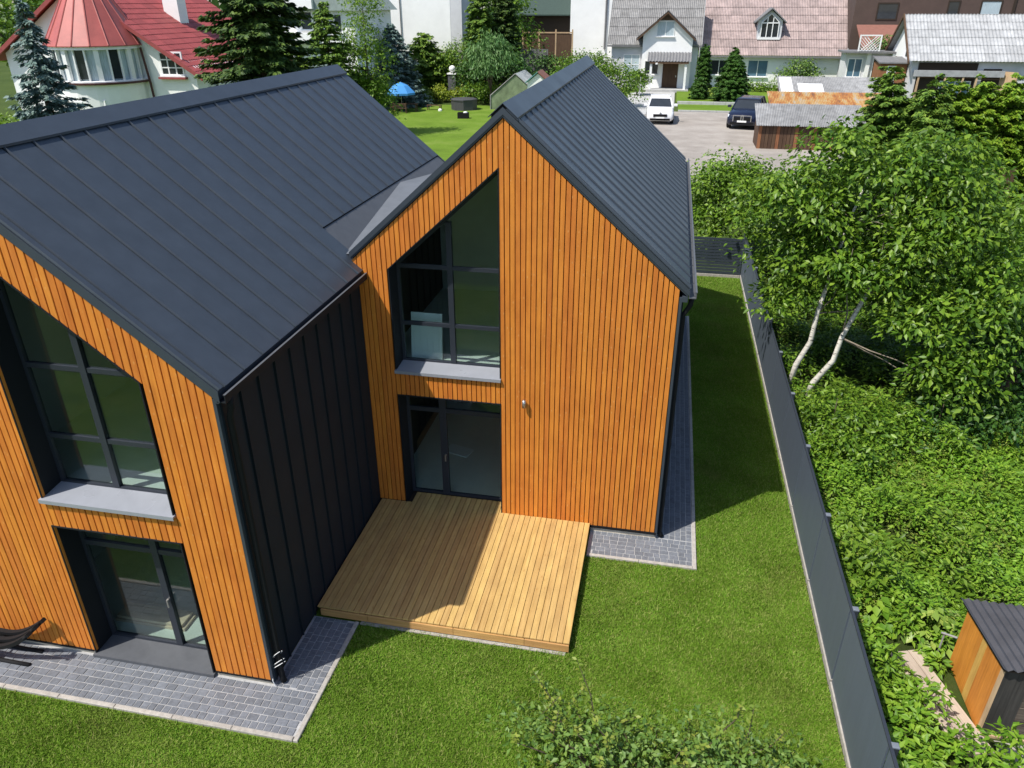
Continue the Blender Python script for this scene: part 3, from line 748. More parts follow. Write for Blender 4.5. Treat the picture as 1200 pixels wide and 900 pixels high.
# ------------------------------------------------------------------ timber terrace
T = empty('timber_terrace', (0, 0, 0), 0, 'square light timber terrace in the corner between the two gables', 'terrace')
np_, dx0, dx1 = 40, -2.565, 1.79
pw = (dx1-dx0)/np_
rng = random.Random(5)
for i in range(np_):
    xa = dx0+i*pw; yb = -.004 if xa < -2.05 or xa > -.06 else .36
    if -2.05 <= xa < -1.98: yb = -.004
    z = .208+rng.uniform(-.0025, .0025)
    MB().box(xa+.003, -3.19, z-.028, xa+pw-.005, yb, z, .004).build('deck_plank', 'deck', T)
b0 = -2.50
for L in (.85, 1.5, 1.2, .735):
    MB().box(b0+.003, -3.222, .045, b0+L-.003, -3.192, .178, .004).build('fascia_board', 'deckx', T); b0 += L
MB().box(-2.53, -3.18, -.05, -2.45, -.1, .178).box(1.70, -3.17, .03, 1.76, -.02, .178).box(-2.44, -3.17, .03, 1.69, -3.12, .178).box(-2.44, -1.6, .03, 1.69, -1.55, .178).build('subframe', 'oldwood', T)
MB().box(-1.78, -3.27, -.05, 1.74, -3.06, .022).build('footing', 'kerb', T)

# ------------------------------------------------------------------ paved strips
def paved(label_x, rects, kerbs, limit, seed, bed):
    P = empty('paved_path', (0, 0, 0)); P['kind'] = 'structure'
    for r in bed: box('sand_bed', 'sand', P, r[0], r[1], -.05, r[2], r[3], .021)
    rng = random.Random(seed); protos = {}; extra = MB(); n = 0
    todo = []
    for (x0, y0, x1, y1, along) in rects:
        a0, a1, b0_, b1 = (x0, x1, y0, y1) if along == 'x' else (y0, y1, x0, x1)
        rows = max(1, round((b1-b0_)/.118)); h = (b1-b0_)/rows
        for r in range(rows):
            a = a0-rng.uniform(0, .1)
            border = r in (0, rows-1)
            while a < a1-.02:
                w = rng.choice([.118, .157, .177, .177]) if not border else .118
                s, e = max(a, a0), min(a+w, a1)
                if e-s > .04: todo.append((s, e, b0_+r*h, b0_+(r+1)*h, along))
                a += w
    if limit: todo.sort(key=lambda q: (q[2] if q[4] == 'x' else q[0]))
    for (s, e, c0, c1, along) in todo:
        w, h = round(e-s-.011, 3), round(c1-c0-.011, 3)
        lx, ly = ((s+.005, c0+.005) if along == 'x' else (c0+.005, s+.005))
        dx, dy = (w, h) if along == 'x' else (h, w)
        z = .03+rng.uniform(-.003, .003)
        if limit and n >= limit: extra.box(lx, ly, .0, lx+dx, ly+dy, z, .006); continue
        n += 1
        key = (dx, dy)
        if key not in protos:
            protos[key] = MB().box(0, 0, -.04, dx, dy, 0, .006).build('paver', 'paver', P, (lx, ly, z))
        else:
            q = protos[key].copy(); C.objects.link(q); q.location = (lx, ly, z)
    if extra.v:
        o = extra.build('far_pavers', 'paver', P); o['kind'] = 'stuff'
    for (x0, y0, x1, y1) in kerbs:
        L = max(x1-x0, y1-y0); k = max(1, round(L)); al = (x1-x0) > (y1-y0)
        for i in range(k):
            if al: box('kerb_stone', 'kerb', P, x0+(x1-x0)*i/k+.003, y0, -.1, x0+(x1-x0)*(i+1)/k-.003, y1, .045, .008)
            else: box('kerb_stone', 'kerb', P, x0, y0+(y1-y0)*i/k+.003, -.1, x1, y0+(y1-y0)*(i+1)/k-.003, .045, .008)
    return P
paved('a', [(-7.9, -5.52, -1.88, -4.76, 'x'), (-2.58, -4.75, -1.88, -3.24, 'y')],
      [(-8.6, -5.60, -1.88, -5.53), (-1.87, -5.60, -1.80, -3.24)], 0, 4, [(-9.5, -5.53, -1.87, AY+.1), (-2.62, AY+.1, -1.87, -3.24)])
paved('b', [(1.86, -.69, 3.78, .015, 'x'), (3.13, .03, 3.78, 12.0, 'y')],
      [(1.80, -.77, 3.79, -.70), (3.79, -.77, 3.86, 12.05)], 292, 6, [(1.80, -.70, 3.79, .1), (3.06, .1, 3.79, 12.05)])

# ------------------------------------------------------------------ fences
F = empty('panel_fence', (5.85, 0, 0), 0, 'long solid grey metal panel fence along the right of the lawn', 'fence')
pm = po = pc = pl_ = None
for k in range(11):
    y = -7.6+2.28*k
    if k == 0:
        pm = MB().box(-.012, .030, .10, .012, 2.250, 1.55).build('fence_panel', 'fence', F, (0, y, 0))
        po = MB().box(.02, -.035, -.1, .09, .035, 1.56).build('fence_post', 'fencepost', F, (0, y, 0))
        pc = MB().box(.012, -.04, 1.565, .095, .04, 1.592, .008).build('post_cap', 'cap', F, (0, y, 0))
        pl_ = MB().box(-.035, .02, -.1, .03, 2.26, .10, .008).build('plinth_board', 'kerb', F, (0, y, 0))
    else:
        for o in ((pm, po, pc, pl_) if k < 10 else (po, pc, pl_, pm)):
            q = o.copy(); C.objects.link(q); q.location = (0, y if k < 10 or o is not pm else y, 0)
# top rail
MB().box(-.02, -7.6, 1.552, .022, 17.4, 1.572).build('top_rail', 'fencepost', F)
R = empty('slat_fence', (0, 16.55, 0), 0, 'dark horizontal slat fence closing the lawn at the back', 'fence')
for i in range(12):
    q = MB().box(-4.4, -.012, 0, 5.80, .012, .095).build('slat', 'metal', R, (0, 0, .12+i*.118)) if i == 0 else link('slat', q.data, R, (0, 0, .12+i*.118))
for x in (-4.3, -1.8, .7, 3.2, 5.72): MB().box(x-.035, .014, -.1, x+.035, .08, 1.52).build('post', 'fencepost', R)
MB().box(-4.4, -.04, -.1, 5.80, .04, .09).build('plinth_board', 'kerb', R)

# ------------------------------------------------------------------ curved black garden chair at the left edge
B = empty('curved_lounger', (-7.16, -5.0, 0), 0, 'black curved metal lounger at the left edge beside the orange wall', 'lounger')
def seat_z(x): return .34+.06*max(0, -x)**1.5+.62*max(0, x)**1.7
xs = [-1.1+.1*i for i in range(20)]
for yy in (-.15, .0, .15):
    b = MB(); ring_ = []
    for i, x in enumerate(xs):
        x1 = xs[min(i+1, len(xs)-1)]; x0 = xs[max(i-1, 0)]; d = Vector((x1-x0, 0, seat_z(x1)-seat_z(x0))).normalized(); n = Vector((-d.z, 0, d.x))
        c = Vector((x, yy, seat_z(x))); ring_.append([c+n*.03+Vector((0, -.036, 0)), c+n*.03+Vector((0, .036, 0)), c-n*.03+Vector((0, .036, 0)), c-n*.03+Vector((0, -.036, 0))])
    for r_ in ring_: b.v += [tuple(p) for p in r_]
    for i in range(len(ring_)-1):
        for j in range(4): b.f.append((i*4+j, i*4+(j+1) % 4, i*4+4+(j+1) % 4, i*4+4+j))
    b.f += [(0, 1, 2, 3), tuple(len(ring_)*4-4+j for j in range(4))]
    b.build('seat_slat', 'black', B)
for s_ in (-.14, .14):
    MB().tube([(-.30, s_, .34), (-.08, s_, .27), (-.10, s_, .17), (-.32, s_, .10), (-.16, s_, .045), (.2, s_, .035), (.56, s_, .035)], .035, 8).build('leg', 'black', B, smooth=True)
    MB().tube([(-.9, s_, .36), (-.75, s_, .2), (-.85, s_, .045), (-.5, s_, .035)], .03, 8).build('leg', 'black', B, smooth=True)
MB().tube([(.74, -.22, seat_z(.74)), (.74, .22, seat_z(.74))], .03, 8).build('end_bar', 'black', B, smooth=True)
MB().tube([(-.08, -.14, .27), (-.08, .14, .27)], .02, 8).build('stretcher', 'black', B)

# ------------------------------------------------------------------ neighbour's garden on the right
def height(x, y): return .36+.24*np.sin(x*1.3+.7*np.sin(y*1.1))*np.sin(y*1.5+x*.4)+.14*np.sin(x*3.1+y*2.3)+.09*np.sin(x*5.3-y*4.1)
def weeds(name, label, x0, y0, x1, y1, dens, leaf, mat, seed, hs=1.0, keep=None, cat='weeds'):
    rng = np.random.default_rng(seed)
    n = int((x1-x0)*(y1-y0)*dens); x = rng.uniform(x0, x1, n); y = rng.uniform(y0, y1, n)
    if keep is not None: k = keep(x, y); x, y = x[k], y[k]
    n = len(x); per = 20; h = np.maximum(.1, height(x, y))*hs*rng.uniform(.75, 1.25, n)
    th = rng.uniform(0, 2*PI, (n, per)); lev = rng.random((n, per))**.6
    d = np.stack([np.cos(th), np.sin(th), np.zeros_like(th)], -1)
    r = (.02+.14*(1.15-lev)*rng.uniform(.5, 1.2, (n, per)))[..., None]
    p = np.stack([np.broadcast_to(x[:, None], th.shape), np.broadcast_to(y[:, None], th.shape), h[:, None]*(.25+.75*lev)], -1)+d*r
    ax = d+rng.normal(size=d.shape)*.35; ax[..., 2] += .55*lev-.45
    nr = np.zeros_like(d); nr[..., 2] = .9; nr += d*.35+rng.normal(size=d.shape)*.3
    L = leaf*rng.uniform(.6, 1.25, n*per)
    return tag(leaves(name, p.reshape(-1, 3), ax.reshape(-1, 3), nr.reshape(-1, 3), L, L*.21, mat), label, cat, kind='stuff')
def plot(x, y):
    shed = (x > 7.55) & (y > -3.75) & (y < -2.0)
    plank = (np.abs((x-7.27)-(-2.75-y)*.31) < .30) & (y < -1.85) & (y > -3.9)
    yard = (x > 7.98) & (y < -3.5)
    return ~(shed | plank | yard)
weeds('weed_patch', 'knee-high bright green weeds covering the neighbouring plot beside the fence', 6.15, -1.5, 14.5, 7.0, 50, .105, 'weed', 21, 1.0, plot)
weeds('weed_patch', 'low dark-veined weeds filling the corner between the fence and the woodshed', 6.12, -5.2, 9.5, -1.5, 48, .135, 'weed', 22, 1.05, plot)
weeds('tall_weeds', 'clumps of taller large-leaved weeds scattered over the neighbouring plot', 6.2, -1.2, 14.5, 7.0, 20, .16, 'leaflight', 24, 1.5, lambda x, y: plot(x, y) & (np.sin(x*1.9+2*np.sin(y*.9))*np.sin(y*2.1+x) > .38))
weeds('fine_weeds', 'fine pale weeds and grasses between the taller weeds', 6.15, -3.0, 14.5, 7.0, 40, .065, 'twigleaf', 25, 1.0, lambda x, y: plot(x, y) & (np.sin(x*1.1-1.5*np.sin(y*1.3))*np.sin(y*1.2-x*.6) > .15))
weeds('undergrowth', 'shaded undergrowth below the big birch behind the fence', 6.15, 7.0, 17, 18, 22, .15, 'leaf', 23, 1.5)

# plank path and hosta clump
pp = empty('plank_path', (7.27, -2.75, 0), .30, 'weathered grey planks lying as a path beside the woodshed', 'plank path')
for i in range(3): MB().box(-.24+.165*i, -1.25, .02, -.24+.165*i+.155, .62, .06+.006*i, .004).build('plank', 'greywoodx', pp)
def rosette(name, label, x, y, r, n, leaf, mat, seed, cat, h=.45):
    t = empty(name, (x, y, 0), 0, label, cat)
    rng = np.random.default_rng(seed)
    th = rng.uniform(0, 2*PI, n); q = rng.random(n)**.6
    d = np.stack([np.cos(th), np.sin(th), np.zeros(n)], 1)
    p = d*(q*r)[:, None]; p[:, 2] = h*(1-q**1.6)*rng.uniform(.75, 1.1, n)+.08
    ax = d+rng.normal(size=(n, 3))*.25; ax[:, 2] = -.15-.5*q
    nr = np.zeros((n, 3)); nr[:, 2] = 1; nr += d*.5+rng.normal(size=(n, 3))*.2
    L = leaf*rng.uniform(.75, 1.2, n)
    leaves('foliage', p, ax, nr, L, L*.36, mat, t, .2)
    b = MB()
    for i in range(12): b.tube([(0, 0, 0), tuple(p[i]*.6), tuple(p[i])], .008, 4)
    b.build('stem', 'weed', t)
    return t
rosette('hosta', 'pale yellow-green hosta clump beside the woodshed', 7.62, -1.55, .62, 170, .17, 'hosta', 5, 'plant', .5)
rosette('leafy_plant', 'dark large-leaved plant growing between fence and hosta', 6.75, -1.35, .5, 110, .19, 'weed', 6, 'plant', .45)

# small woodshed in the right corner
Sh = empty('woodshed', (0, 0, 0), 0, 'small low shed with an orange board side and black corrugated roof', 'shed')
MB().yz([(-3.50, .02), (-2.25, .02), (-2.25, 1.20), (-3.50, 1.36)], 7.78, 9.40).build('inner_box', 'membrane', Sh)
for i, (a, b_, mt) in enumerate(((-3.50, -3.02, 'orangeply'), (-3.015, -2.86, 'yellowply'), (-2.855, -2.25, 'orangeply'))):
    MB().yz([(a, .03), (b_, .03), (b_, 1.20-.128*(b_+2.25)), (a, 1.20-.128*(a+2.25))], 7.755, 7.779).build('side_board', mt, Sh)
box('corner_post', 'tanwood', Sh, 7.75, -3.55, .0, 7.79, -3.505, 1.33)
box('corner_board', 'blackwood', Sh, 7.795, -3.545, .02, 8.14, -3.505, 1.34)
for i in range(11): box('slat', 'blackwoodx', Sh, 8.145, -3.54+.004*(i % 2), .05+i*.118, 9.35, -3.51, .155+i*.118, .004)
box('base_beam', 'tanwood', Sh, 7.8, -3.58, .0, 9.4, -3.551, .045)
wavy('roof_sheet', 'dkcorr', Sh, (7.69, -3.66, 1.405), (1, 0, 0), (0, 1, -.125), 1.80, 1.62, 15, .018)
MB().yz([(-3.62, 1.335), (-2.1, 1.145), (-2.1, 1.17), (-3.62, 1.362)], 7.73, 9.45).build('roof_board', 'membrane', Sh)
sheet('yard_slab', 'oldslab', 7.95, -7.0, 12, -3.62, .012)
tag(MB().tube([(7.55, -2.15, .55), (7.77, -2.2, .53)], .018, 6).tube([(7.60, -2.15, .05), (7.60, -2.15, .56)], .014, 6).build('pipe_rail', 'corr'), 'short pale metal pipe sticking out beside the woodshed', 'pipe')

# the big twin-stemmed birch behind the fence
t = empty('birch_tree', (6.72, 7.3, 0), 0, 'big leafy tree with two bare white birch stems just behind the fence', 'tree')
blobs = [(.15, .8, 6.2, 1.0, 1.0, .8), (2.3, .8, 6.0, 1.1, 1.1, .8), (-1.0, .9, 5.0, 1.1, 1.2, .8), (1.0, .9, 5.3, 1.6, 1.6, 1.2), (2.9, .4, 4.4, 1.6, 1.7, 1.4), (.6, 1.2, 4.0, 1.4, 1.5, 1.2), (2.9, 1.6, 5.2, 1.6, 1.5, 1.3), (3.4, -.8, 2.7, 1.4, 1.2, 1.4), (-.6, 1.5, 3.6, 1.1, 1.3, 1.1), (1.7, 1.5, 2.9, 1.6, 1.5, 1.3), (2.3, -1.1, 2.6, 1.0, .9, .9), (4.4, .8, 3.2, 1.3, 1.4, 1.5), (.8, .2, 3.2, .9, .7, .7), (3.0, -1.7, 1.4, 1.1, .9, .8), (-.5, .9, 2.5, .8, .8, .7), (.5, -.5, 3.6, .8, .6, .7), (1.4, -.7, 3.5, .9, .7, .8), (.0, .1, 4.4, .8, .7, .7), (2.2, -.7, 4.3, 1.0, .8, .8)]
_, cc = crown('crown', blobs, 1250, 24, .185, 'leaf', t, 31, .19, .40, .45, .25, .25)
rng = random.Random(8)
P1 = [(-.25, 0, -.1), (-.16, .0, .7), (.10, .02, 1.4), (.14, .05, 2.2), (.28, .2, 3.0), (.6, .6, 4.6), (.9, .9, 5.6)]
P2 = [(.15, -.45, -.1), (.25, -.5, .45), (.62, -.55, 1.15), (.70, -.55, 1.8), (1.05, -.4, 2.8), (1.7, .1, 4.0), (2.2, .4, 5.3)]
main = [(P1, [.088, .076, .068, .060, .055, .04, .02]), (P2, [.088, .078, .07, .062, .058, .04, .02])]
paths = []
for i in range(16):
    q = Vector(cc[rng.randrange(len(cc))]); st = Vector(rng.choice([P1[3], P1[5], P1[4], P2[3], P2[5], P2[4]]))
    paths.append(([st, st.lerp(q, .3)+Vector((.08, .05, -.06)), st.lerp(q, .65)+Vector((-.06, .04, .05)), q], [.024, .018, .013, .005]))
trunk('trunk', main, 'birch', t)
trunk('limbs', paths, 'limb', t)

tree('leafy_bush', 'rounded green shrub beside the fence below the birch stems', 7.1, 4.7, 1.3, [(0, 0, .62, .8, .9, .55), (.9, -.3, .55, .8, .8, .5), (.2, -1.2, .5, .8, .9, .45)], 230, 15, .13, 'leaf', 47, .16, .03, 'bush', None, 5, width=.26)
tree('leafy_bush', 'wide low shrub in the shade right of the birch stems', 9.6, 5.2, 1.2, [(0, 0, .5, 1.0, .9, .5), (1.3, .5, .5, 1.0, .9, .5)], 170, 15, .14, 'darkleaf', 48, .18, .03, 'bush', None, 5, width=.26)
tree('leafy_tree', 'broad bright green tree at the right edge beyond the birch', 13.2, 10.2, 4.6, [(0, 0, 3.0, 1.9, 1.9, 1.7), (.9, -.9, 2.3, 1.3, 1.3, 1.4), (-.6, .9, 3.6, 1.3, 1.3, 1.1), (1.5, .8, 2.8, 1.3, 1.3, 1.3)], 420, 15, .17, 'leaflight', 41, .20)
tree('leafy_tree', 'low dark leafy tree in the hollow right of the birch', 11.6, 6.9, 2.6, [(0, 0, 1.5, 1.3, 1.2, 1.2), (.9, .5, 1.3, 1.0, 1.0, 1.0), (-1.0, .3, 1.0, .8, .8, .8)], 240, 14, .15, 'darkleaf', 42, .25)
tree('lilac_bush', 'loose pale-tipped lilac bush rising behind the slat fence', 4.9, 19.3, 3.9, [(0, 0, 2.5, 1.7, 1.5, 1.5), (1.5, .5, 2.6, 1.4, 1.3, 1.3), (-.7, -.3, 1.6, 1.2, 1.0, 1.2), (1.0, -.7, 1.5, 1.5, 1.0, 1.2), (.4, .2, 3.0, 1.2, 1.2, 1.2)], 700, 16, .16, 'leaflight', 43, .24, .06, 'bush')
tree('leafy_tree', 'bushy mid-green tree between lilac and birch', 7.9, 17.4, 4.4, [(0, 0, 2.9, 1.8, 1.6, 1.5), (1.5, .4, 3.0, 1.5, 1.4, 1.4), (-1.2, -.5, 2.2, 1.1, 1.0, 1.2), (.5, -1.0, 1.7, 1.4, 1.0, 1.2)], 600, 15, .18, 'leaf', 44, .20)
tree('leafy_tree', 'rounded tree behind the birch crown near the brown board fence', 12.5, 19.5, 4.3, [(0, 0, 2.6, 2.0, 1.8, 1.6), (1.9, .4, 2.3, 1.7, 1.5, 1.5), (-1.7, .3, 2.4, 1.4, 1.3, 1.4)], 420, 13, .17, 'leaf', 45, .20)
tree('leafy_bush', 'light green bush at the right edge above the weeds', 15.9, 15.2, 3.0, [(0, 0, 1.7, 1.7, 1.5, 1.5), (1.4, .4, 1.6, 1.3, 1.3, 1.3)], 260, 13, .16, 'leaflight', 46, .26, .06, 'bush')
# clipped-out hedge of junipers and thujas towards the outbuilding
for i, (x, y, h, r, m, lab) in enumerate((
        (13.9, 33, 5.0, 1.5, 'conif', 'leftmost juniper of the dark hedge below the pale slate outbuilding'),
        (15.7, 32, 4.6, 1.5, 'conif', 'second juniper of the dark hedge, right of the leftmost one'),
        (17.3, 33.5, 4.4, 1.4, 'lime', 'yellow-green thuja in the middle of the hedge'),
        (18.7, 34, 4.5, 1.3, 'lime', 'bright lime thuja right of the hedge middle'),
        (20.1, 34, 4.6, 1.3, 'lime', 'bright lime thuja near the right edge below the open doorway'),
        (21.5, 34, 4.7, 1.4, 'lime', 'outermost lime thuja of the hedge at the right edge'),
        (15.0, 30.0, 3.2, 1.3, 'conif', 'spreading juniper in front of the lime thujas'),
        (22.6, 30.0, 3.2, 1.5, 'conif', 'spreading dark juniper at the right end of the hedge'))):
    conifer('hedge_conifer', lab, x, y, h*1.2, r*1.35, m, 50+i, .22, 18, 16, .02, -.30, .40, 'tree', 'conifers of the hedge on the right', 1.5, .2)
# brown board fence glimpsed between the bushes
bf = empty('board_fence', (18.2, 31.0, 0), 0, 'short stretch of old brown board fence seen between bushes at the right', 'fence')
for i in range(18): box('board', 'oldwood', bf, -1.6+i*.2, 0, 0, -1.6+i*.2+.17, .025, 1.75+.06*(i % 3))
for z in (.4, 1.2): box('rail', 'oldwood', bf, -1.65, .027, z, 2.05, .07, z+.09)
bf2 = empty('board_fence', (6.9, 26.5, 0), 0, 'old brown board fence just below the corrugated sheds', 'fence')
for i in range(26): box('board', 'oldwood' if i % 4 else 'reddishwood', bf2, i*.2, 0, 0, i*.2+.17, .025, 1.7+.07*(i % 3))
box('rail', 'oldwood', bf2, 0, .027, 1.2, 5.2, .07, 1.3)

# shrub in the foreground
t = empty('foreground_bush', (3.2, -5.35, 0), 0, 'grey-green twiggy bush cut off by the bottom edge', 'bush')
blobs = [(-1.55, .1, .75, .55, .5, .55), (-.75, -.1, .85, .65, .55, .55), (.1, .0, .80, .75, .55, .55), (1.0, .05, .85, .7, .55, .60), (1.65, -.1, .75, .5, .5, .55), (0, -1.0, .8, 2.0, .6, .6), (.3, -.5, .6, 1.8, .6, .5)]
_, cc = crown('foliage', blobs, 400, 13, .09, 'shrub', t, 71, .14, .3, .1, .05, .27)
rng = np.random.default_rng(4); b = MB(); pts = []; axs = []
for i in range(60):
    q = Vector(cc[rng.integers(len(cc))]); e = q+Vector((rng.normal()*.12, rng.normal()*.10, rng.uniform(.05, .35)))
    b.tube([(q.x*.5, q.y*.5, 0), q*.8, q, e], [.012, .009, .006, .003], 5)
    for s in np.linspace(.1, 1, 7):
        pts.append(q.lerp(e, s)); axs.append((rng.normal(), rng.normal(), .3))
for (sx, sy, hh) in ((-1.02, .28, 1.75), (1.25, .2, 1.5), (-1.6, .25, 1.45)):
    base = Vector((sx*.8, sy, .7)); e = Vector((sx-.12, sy+.15, hh))
    b.tube([base, base.lerp(e, .5)+Vector((.05, 0, 0)), e], [.010, .007, .003], 5)
    for s in np.linspace(.15, 1, 14):
        pts.append(base.lerp(e, s)); axs.append((rng.normal(), rng.normal(), .3))
b.build('stem', 'bark', t)
pts = np.array([tuple(p) for p in pts]); axs = np.array(axs); pts = np.repeat(pts, 2, 0); axs = np.repeat(axs, 2, 0)*np.tile([[1, 1, 1], [-1, -1, 1]], (len(axs), 1))
leaves('shoot_leaves', pts, axs, np.tile([0, 0, 1.], (len(pts), 1))+rng.normal(size=pts.shape)*.4, np.full(len(pts), .075), np.full(len(pts), .024), 'twigleaf', t)

# ------------------------------------------------------------------ left: red-roofed house with a round bay
RH = empty('red_roofed_house', (0, 0, 0), 0, 'white house with red sheet roof and a round bay with conical red roof', 'house')
rx, rz, rm = -34.5, 10.6, .64
MB().xz([(-40.6, 0), (-27.0, 0), (-27.0, rz-rm*7.5), (rx, rz-.15), (-40.6, rz-rm*6.1-.15)], 34, 46).build('wall', 'white', RH)
# right slope in red sheets, left slope in one
vd = Vector((-1, 0, rm)).normalized()
sheet_roof(RH, 'red', (-26.3, 33.5, rz-rm*8.2), (0, 1, 0), vd, 13.0, 8.2*math.sqrt(1+rm*rm), 12, 18, 4, .02, 'roof_sheet', 5, .022)
MB().prism([(-41.6, 33.5, rz-rm*7.1), (rx, 33.5, rz), (rx, 46.5, rz), (-41.6, 46.5, rz-rm*7.1)], (0, 0, .06)).build('roof_sheet', 'red', RH)
MB().prism([(-26.3, 33.5, rz-rm*8.2-.05), (rx, 33.5, rz-.05), (rx, 46.5, rz-.05), (-26.3, 46.5, rz-rm*8.2-.05)], (0, 0, .03)).build('roof_slab', 'brownred', RH)
MB().xz([(-26.25, rz-rm*8.25-.22), (rx, rz-.22), (-41.65, rz-rm*7.15-.22), (-41.65, rz-rm*7.15+.05), (rx, rz+.05), (-26.25, rz-rm*8.25+.06)], 33.42, 33.49).build('rake_board', 'red', RH)
# ridge trims
def win(parent, x0, x1, z0, z1, y, nx=2, nz=1, glass='dkglass', frame='whitepaint', sill=True, f=.09):
    b = MB().box(x0, y-.06, z0, x0+f, y+.02, z1).box(x1-f, y-.06, z0, x1, y+.02, z1).box(x0+f, y-.058, z0, x1-f, y+.02, z0+f).box(x0+f, y-.058, z1-f, x1-f, y+.02, z1)
    for i in range(1, nx): xx = x0+(x1-x0)*i/nx; b.box(xx-f*.45, y-.055, z0+f, xx+f*.45, y+.02, z1-f)
    for i in range(1, nz): zz = z0+(z1-z0)*i/nz; b.box(x0+f, y-.053, zz-f*.35, x1-f, y+.02, zz+f*.35)
    w = b.build('window', frame, parent)
    MB().box(x0+f*.5, y-.02, z0+f*.5, x1-f*.5, y-.004, z1-f*.5).build('pane', glass, w)
    if sill: MB().box(x0-.1, y-.2, z0-.07, x1+.1, y-.0, z0-.005).build('window_sill', frame, w)
    return w
win(RH, -29.35, -27.75, 5.35, 6.75, 34, 3, 3, 'dkglass')
box('window_board', 'red', RH, -29.5, 33.7, 5.15, -27.6, 33.99, 5.27)
# chimney on the right slope
ch = MB().box(-31.9, 39.2, 8.0, -30.8, 40.2, 11.0).box(-31.98, 39.12, 10.2, -30.72, 40.28, 10.5).build('chimney', 'white', RH)
# round bay
cx, cy, cr = -33.3, 33.6, 2.75
n = 28
lo = MB().lathe([(cr, 0), (cr, 5.0), (cr+.12, 5.02), (cr+.12, 5.18), (cr-.05, 5.2)], n, (cx, cy, 0)).build('bay_wall', 'white', RH, smooth=False)
MB().lathe([(cr+.17, 4.98), (cr+.22, 4.99), (cr+.22, 5.10), (cr+.17, 5.11)], n, (cx, cy, 0)).build('bay_sill', 'brownred', RH)
MB().lathe([(cr-.22, 5.18), (cr-.22, 7.2)], n, (cx, cy, 0)).build('bay_glass', 'curtain', RH)
for i in range(14):
    a = -PI+PI*i/13; x, y = cx+(cr-.1)*math.cos(a), cy+(cr-.1)*math.sin(a); w = .28 if i % 3 == 0 else .09
    p = MB().box(-.1, -w/2, 5.19, .1, w/2, 7.1).build('bay_post', 'whitepaint', RH, (x, y, 0), rot=(0, 0, a))
for i in range(13):
    if i % 3 == 1:
        a = -PI+PI*(i+.5)/13
        MB().box(-.02, -.30, 5.3, .02, .30, 6.95).build('bay_pane', 'dkglass', RH, (cx+(cr-.16)*math.cos(a), cy+(cr-.16)*math.sin(a), 0), rot=(0, 0, a))
MB().lathe([(cr+.1, 6.95), (cr+.1, 7.12)], n, (cx, cy, 0)).build('bay_band', 'white', RH)
zt_, rr = 11.9, cr+.22
for i in range(18):
    a0, a1 = 2*PI*i/18, 2*PI*(i+1)/18
    p = [(cx+rr*math.cos(a0), cy+rr*math.sin(a0), 7.12), (cx+rr*math.cos(a1), cy+rr*math.sin(a1), 7.12), (cx+.05*math.cos(a1), cy+.05*math.sin(a1), zt_), (cx+.05*math.cos(a0), cy+.05*math.sin(a0), zt_)]
    m = MB().prism(p, (0, 0, .05)); m.tube([Vector(p[0])+Vector((0, 0, .06)), Vector(p[3])+Vector((0, 0, .06))], .045, 5)
    m.build('bay_roof_panel', 'redpale', RH)
MB().tube([(-30.35, 33.72, 7.0), (-30.2, 33.8, 4.9), (-30.0, 33.85, 0)], .07, 6).build('downpipe', 'brownred', RH)
win(RH, -34.0, -33.1, 3.15, 4.05, 30.88, 2, 1, 'dkglass'); win(RH, -32.7, -31.8, 3.2, 4.1, 31.28, 2, 1, 'dkglass')

# ------------------------------------------------------------------ conifers and bushes between the houses
conifer('blue_spruce', 'tall slender blue spruce in front of the round red-roofed bay', -25.9, 20, 9.7, 3.0, 'bluesp', 81, .25, 22, 13, .05, .30, .9)
conifer('spruce_tree', 'massive near-black spruce beside the red roof', -18.6, 27, 14.5, 4.4, 'conifdk', 82, .32, 30, 15, .10, .40, .6, dens=1.3)
conifer('blue_spruce', 'squat blue spruce above the blue parasol', -25.3, 66, 7.6, 3.9, 'bluesp', 83, .30, 22, 18, .0, .28, .65)
conifer('pine_tree', 'pointed green pine right of the dark spruce', -22.8, 45, 9.5, 3.0, 'conif', 84, .28, 22, 15, .05, .1, .6)
conifer('pine_tree', 'shorter green pine against the pale blue-white house', -25.2, 44, 7.6, 2.6, 'conif', 85, .28, 18, 14, .05, .1, .65)
tree('leafy_tree', 'tall soft pale-green tree left of the plain white wall', -20.6, 47, 11, [(0, 0, 9.2, 1.3, 1.2, 1.6), (-.3, 0, 7.2, 1.7, 1.5, 1.6), (.3, 0, 5.4, 1.8, 1.6, 1.6), (0, 0, 3.4, 1.7, 1.6, 1.6), (-1.6, .5, 5.8, 1.3, 1.2, 1.5)], 420, 13, .26, 'leaflight', 86, .30, .12, width=.22)
conifer('spruce_tree', 'low dark spruce below the pale blue-white house', -26.0, 41, 6.6, 3.4, 'conifdk', 87, .30, 14, 14, .02, .25, .6)
tree('leafy_bush', 'small light green bush left of the roof ridge end', -19.9, 24.5, 5.0, [(0, 0, 4.6, .8, .8, .7), (0, 0, 3.4, 1.2, 1.2, 1.2)], 120, 12, .2, 'yellowbush', 88, .25, .08, 'bush')
tree('leafy_bush', 'green bush directly behind the left roof ridge end', -21.0, 47.5, 5.0, [(0, 0, 3.6, 1.4, 1.4, 1.5), (.5, .5, 2.4, 1.3, 1.3, 1.3)], 220, 11, .26, 'leaflight', 89, .4, .1, 'bush')
tree('leafy_bush', 'bush at the left edge below the blue spruce', -28.2, 20.5, 5.2, [(0, 0, 3.6, 1.3, 1.3, 1.6), (1.4, .3, 3.0, 1.4, 1.3, 1.4), (-.9, .2, 2.5, 1.3, 1.3, 1.4)], 220, 12, .24, 'leaflight', 90, .3, .1, 'bush')
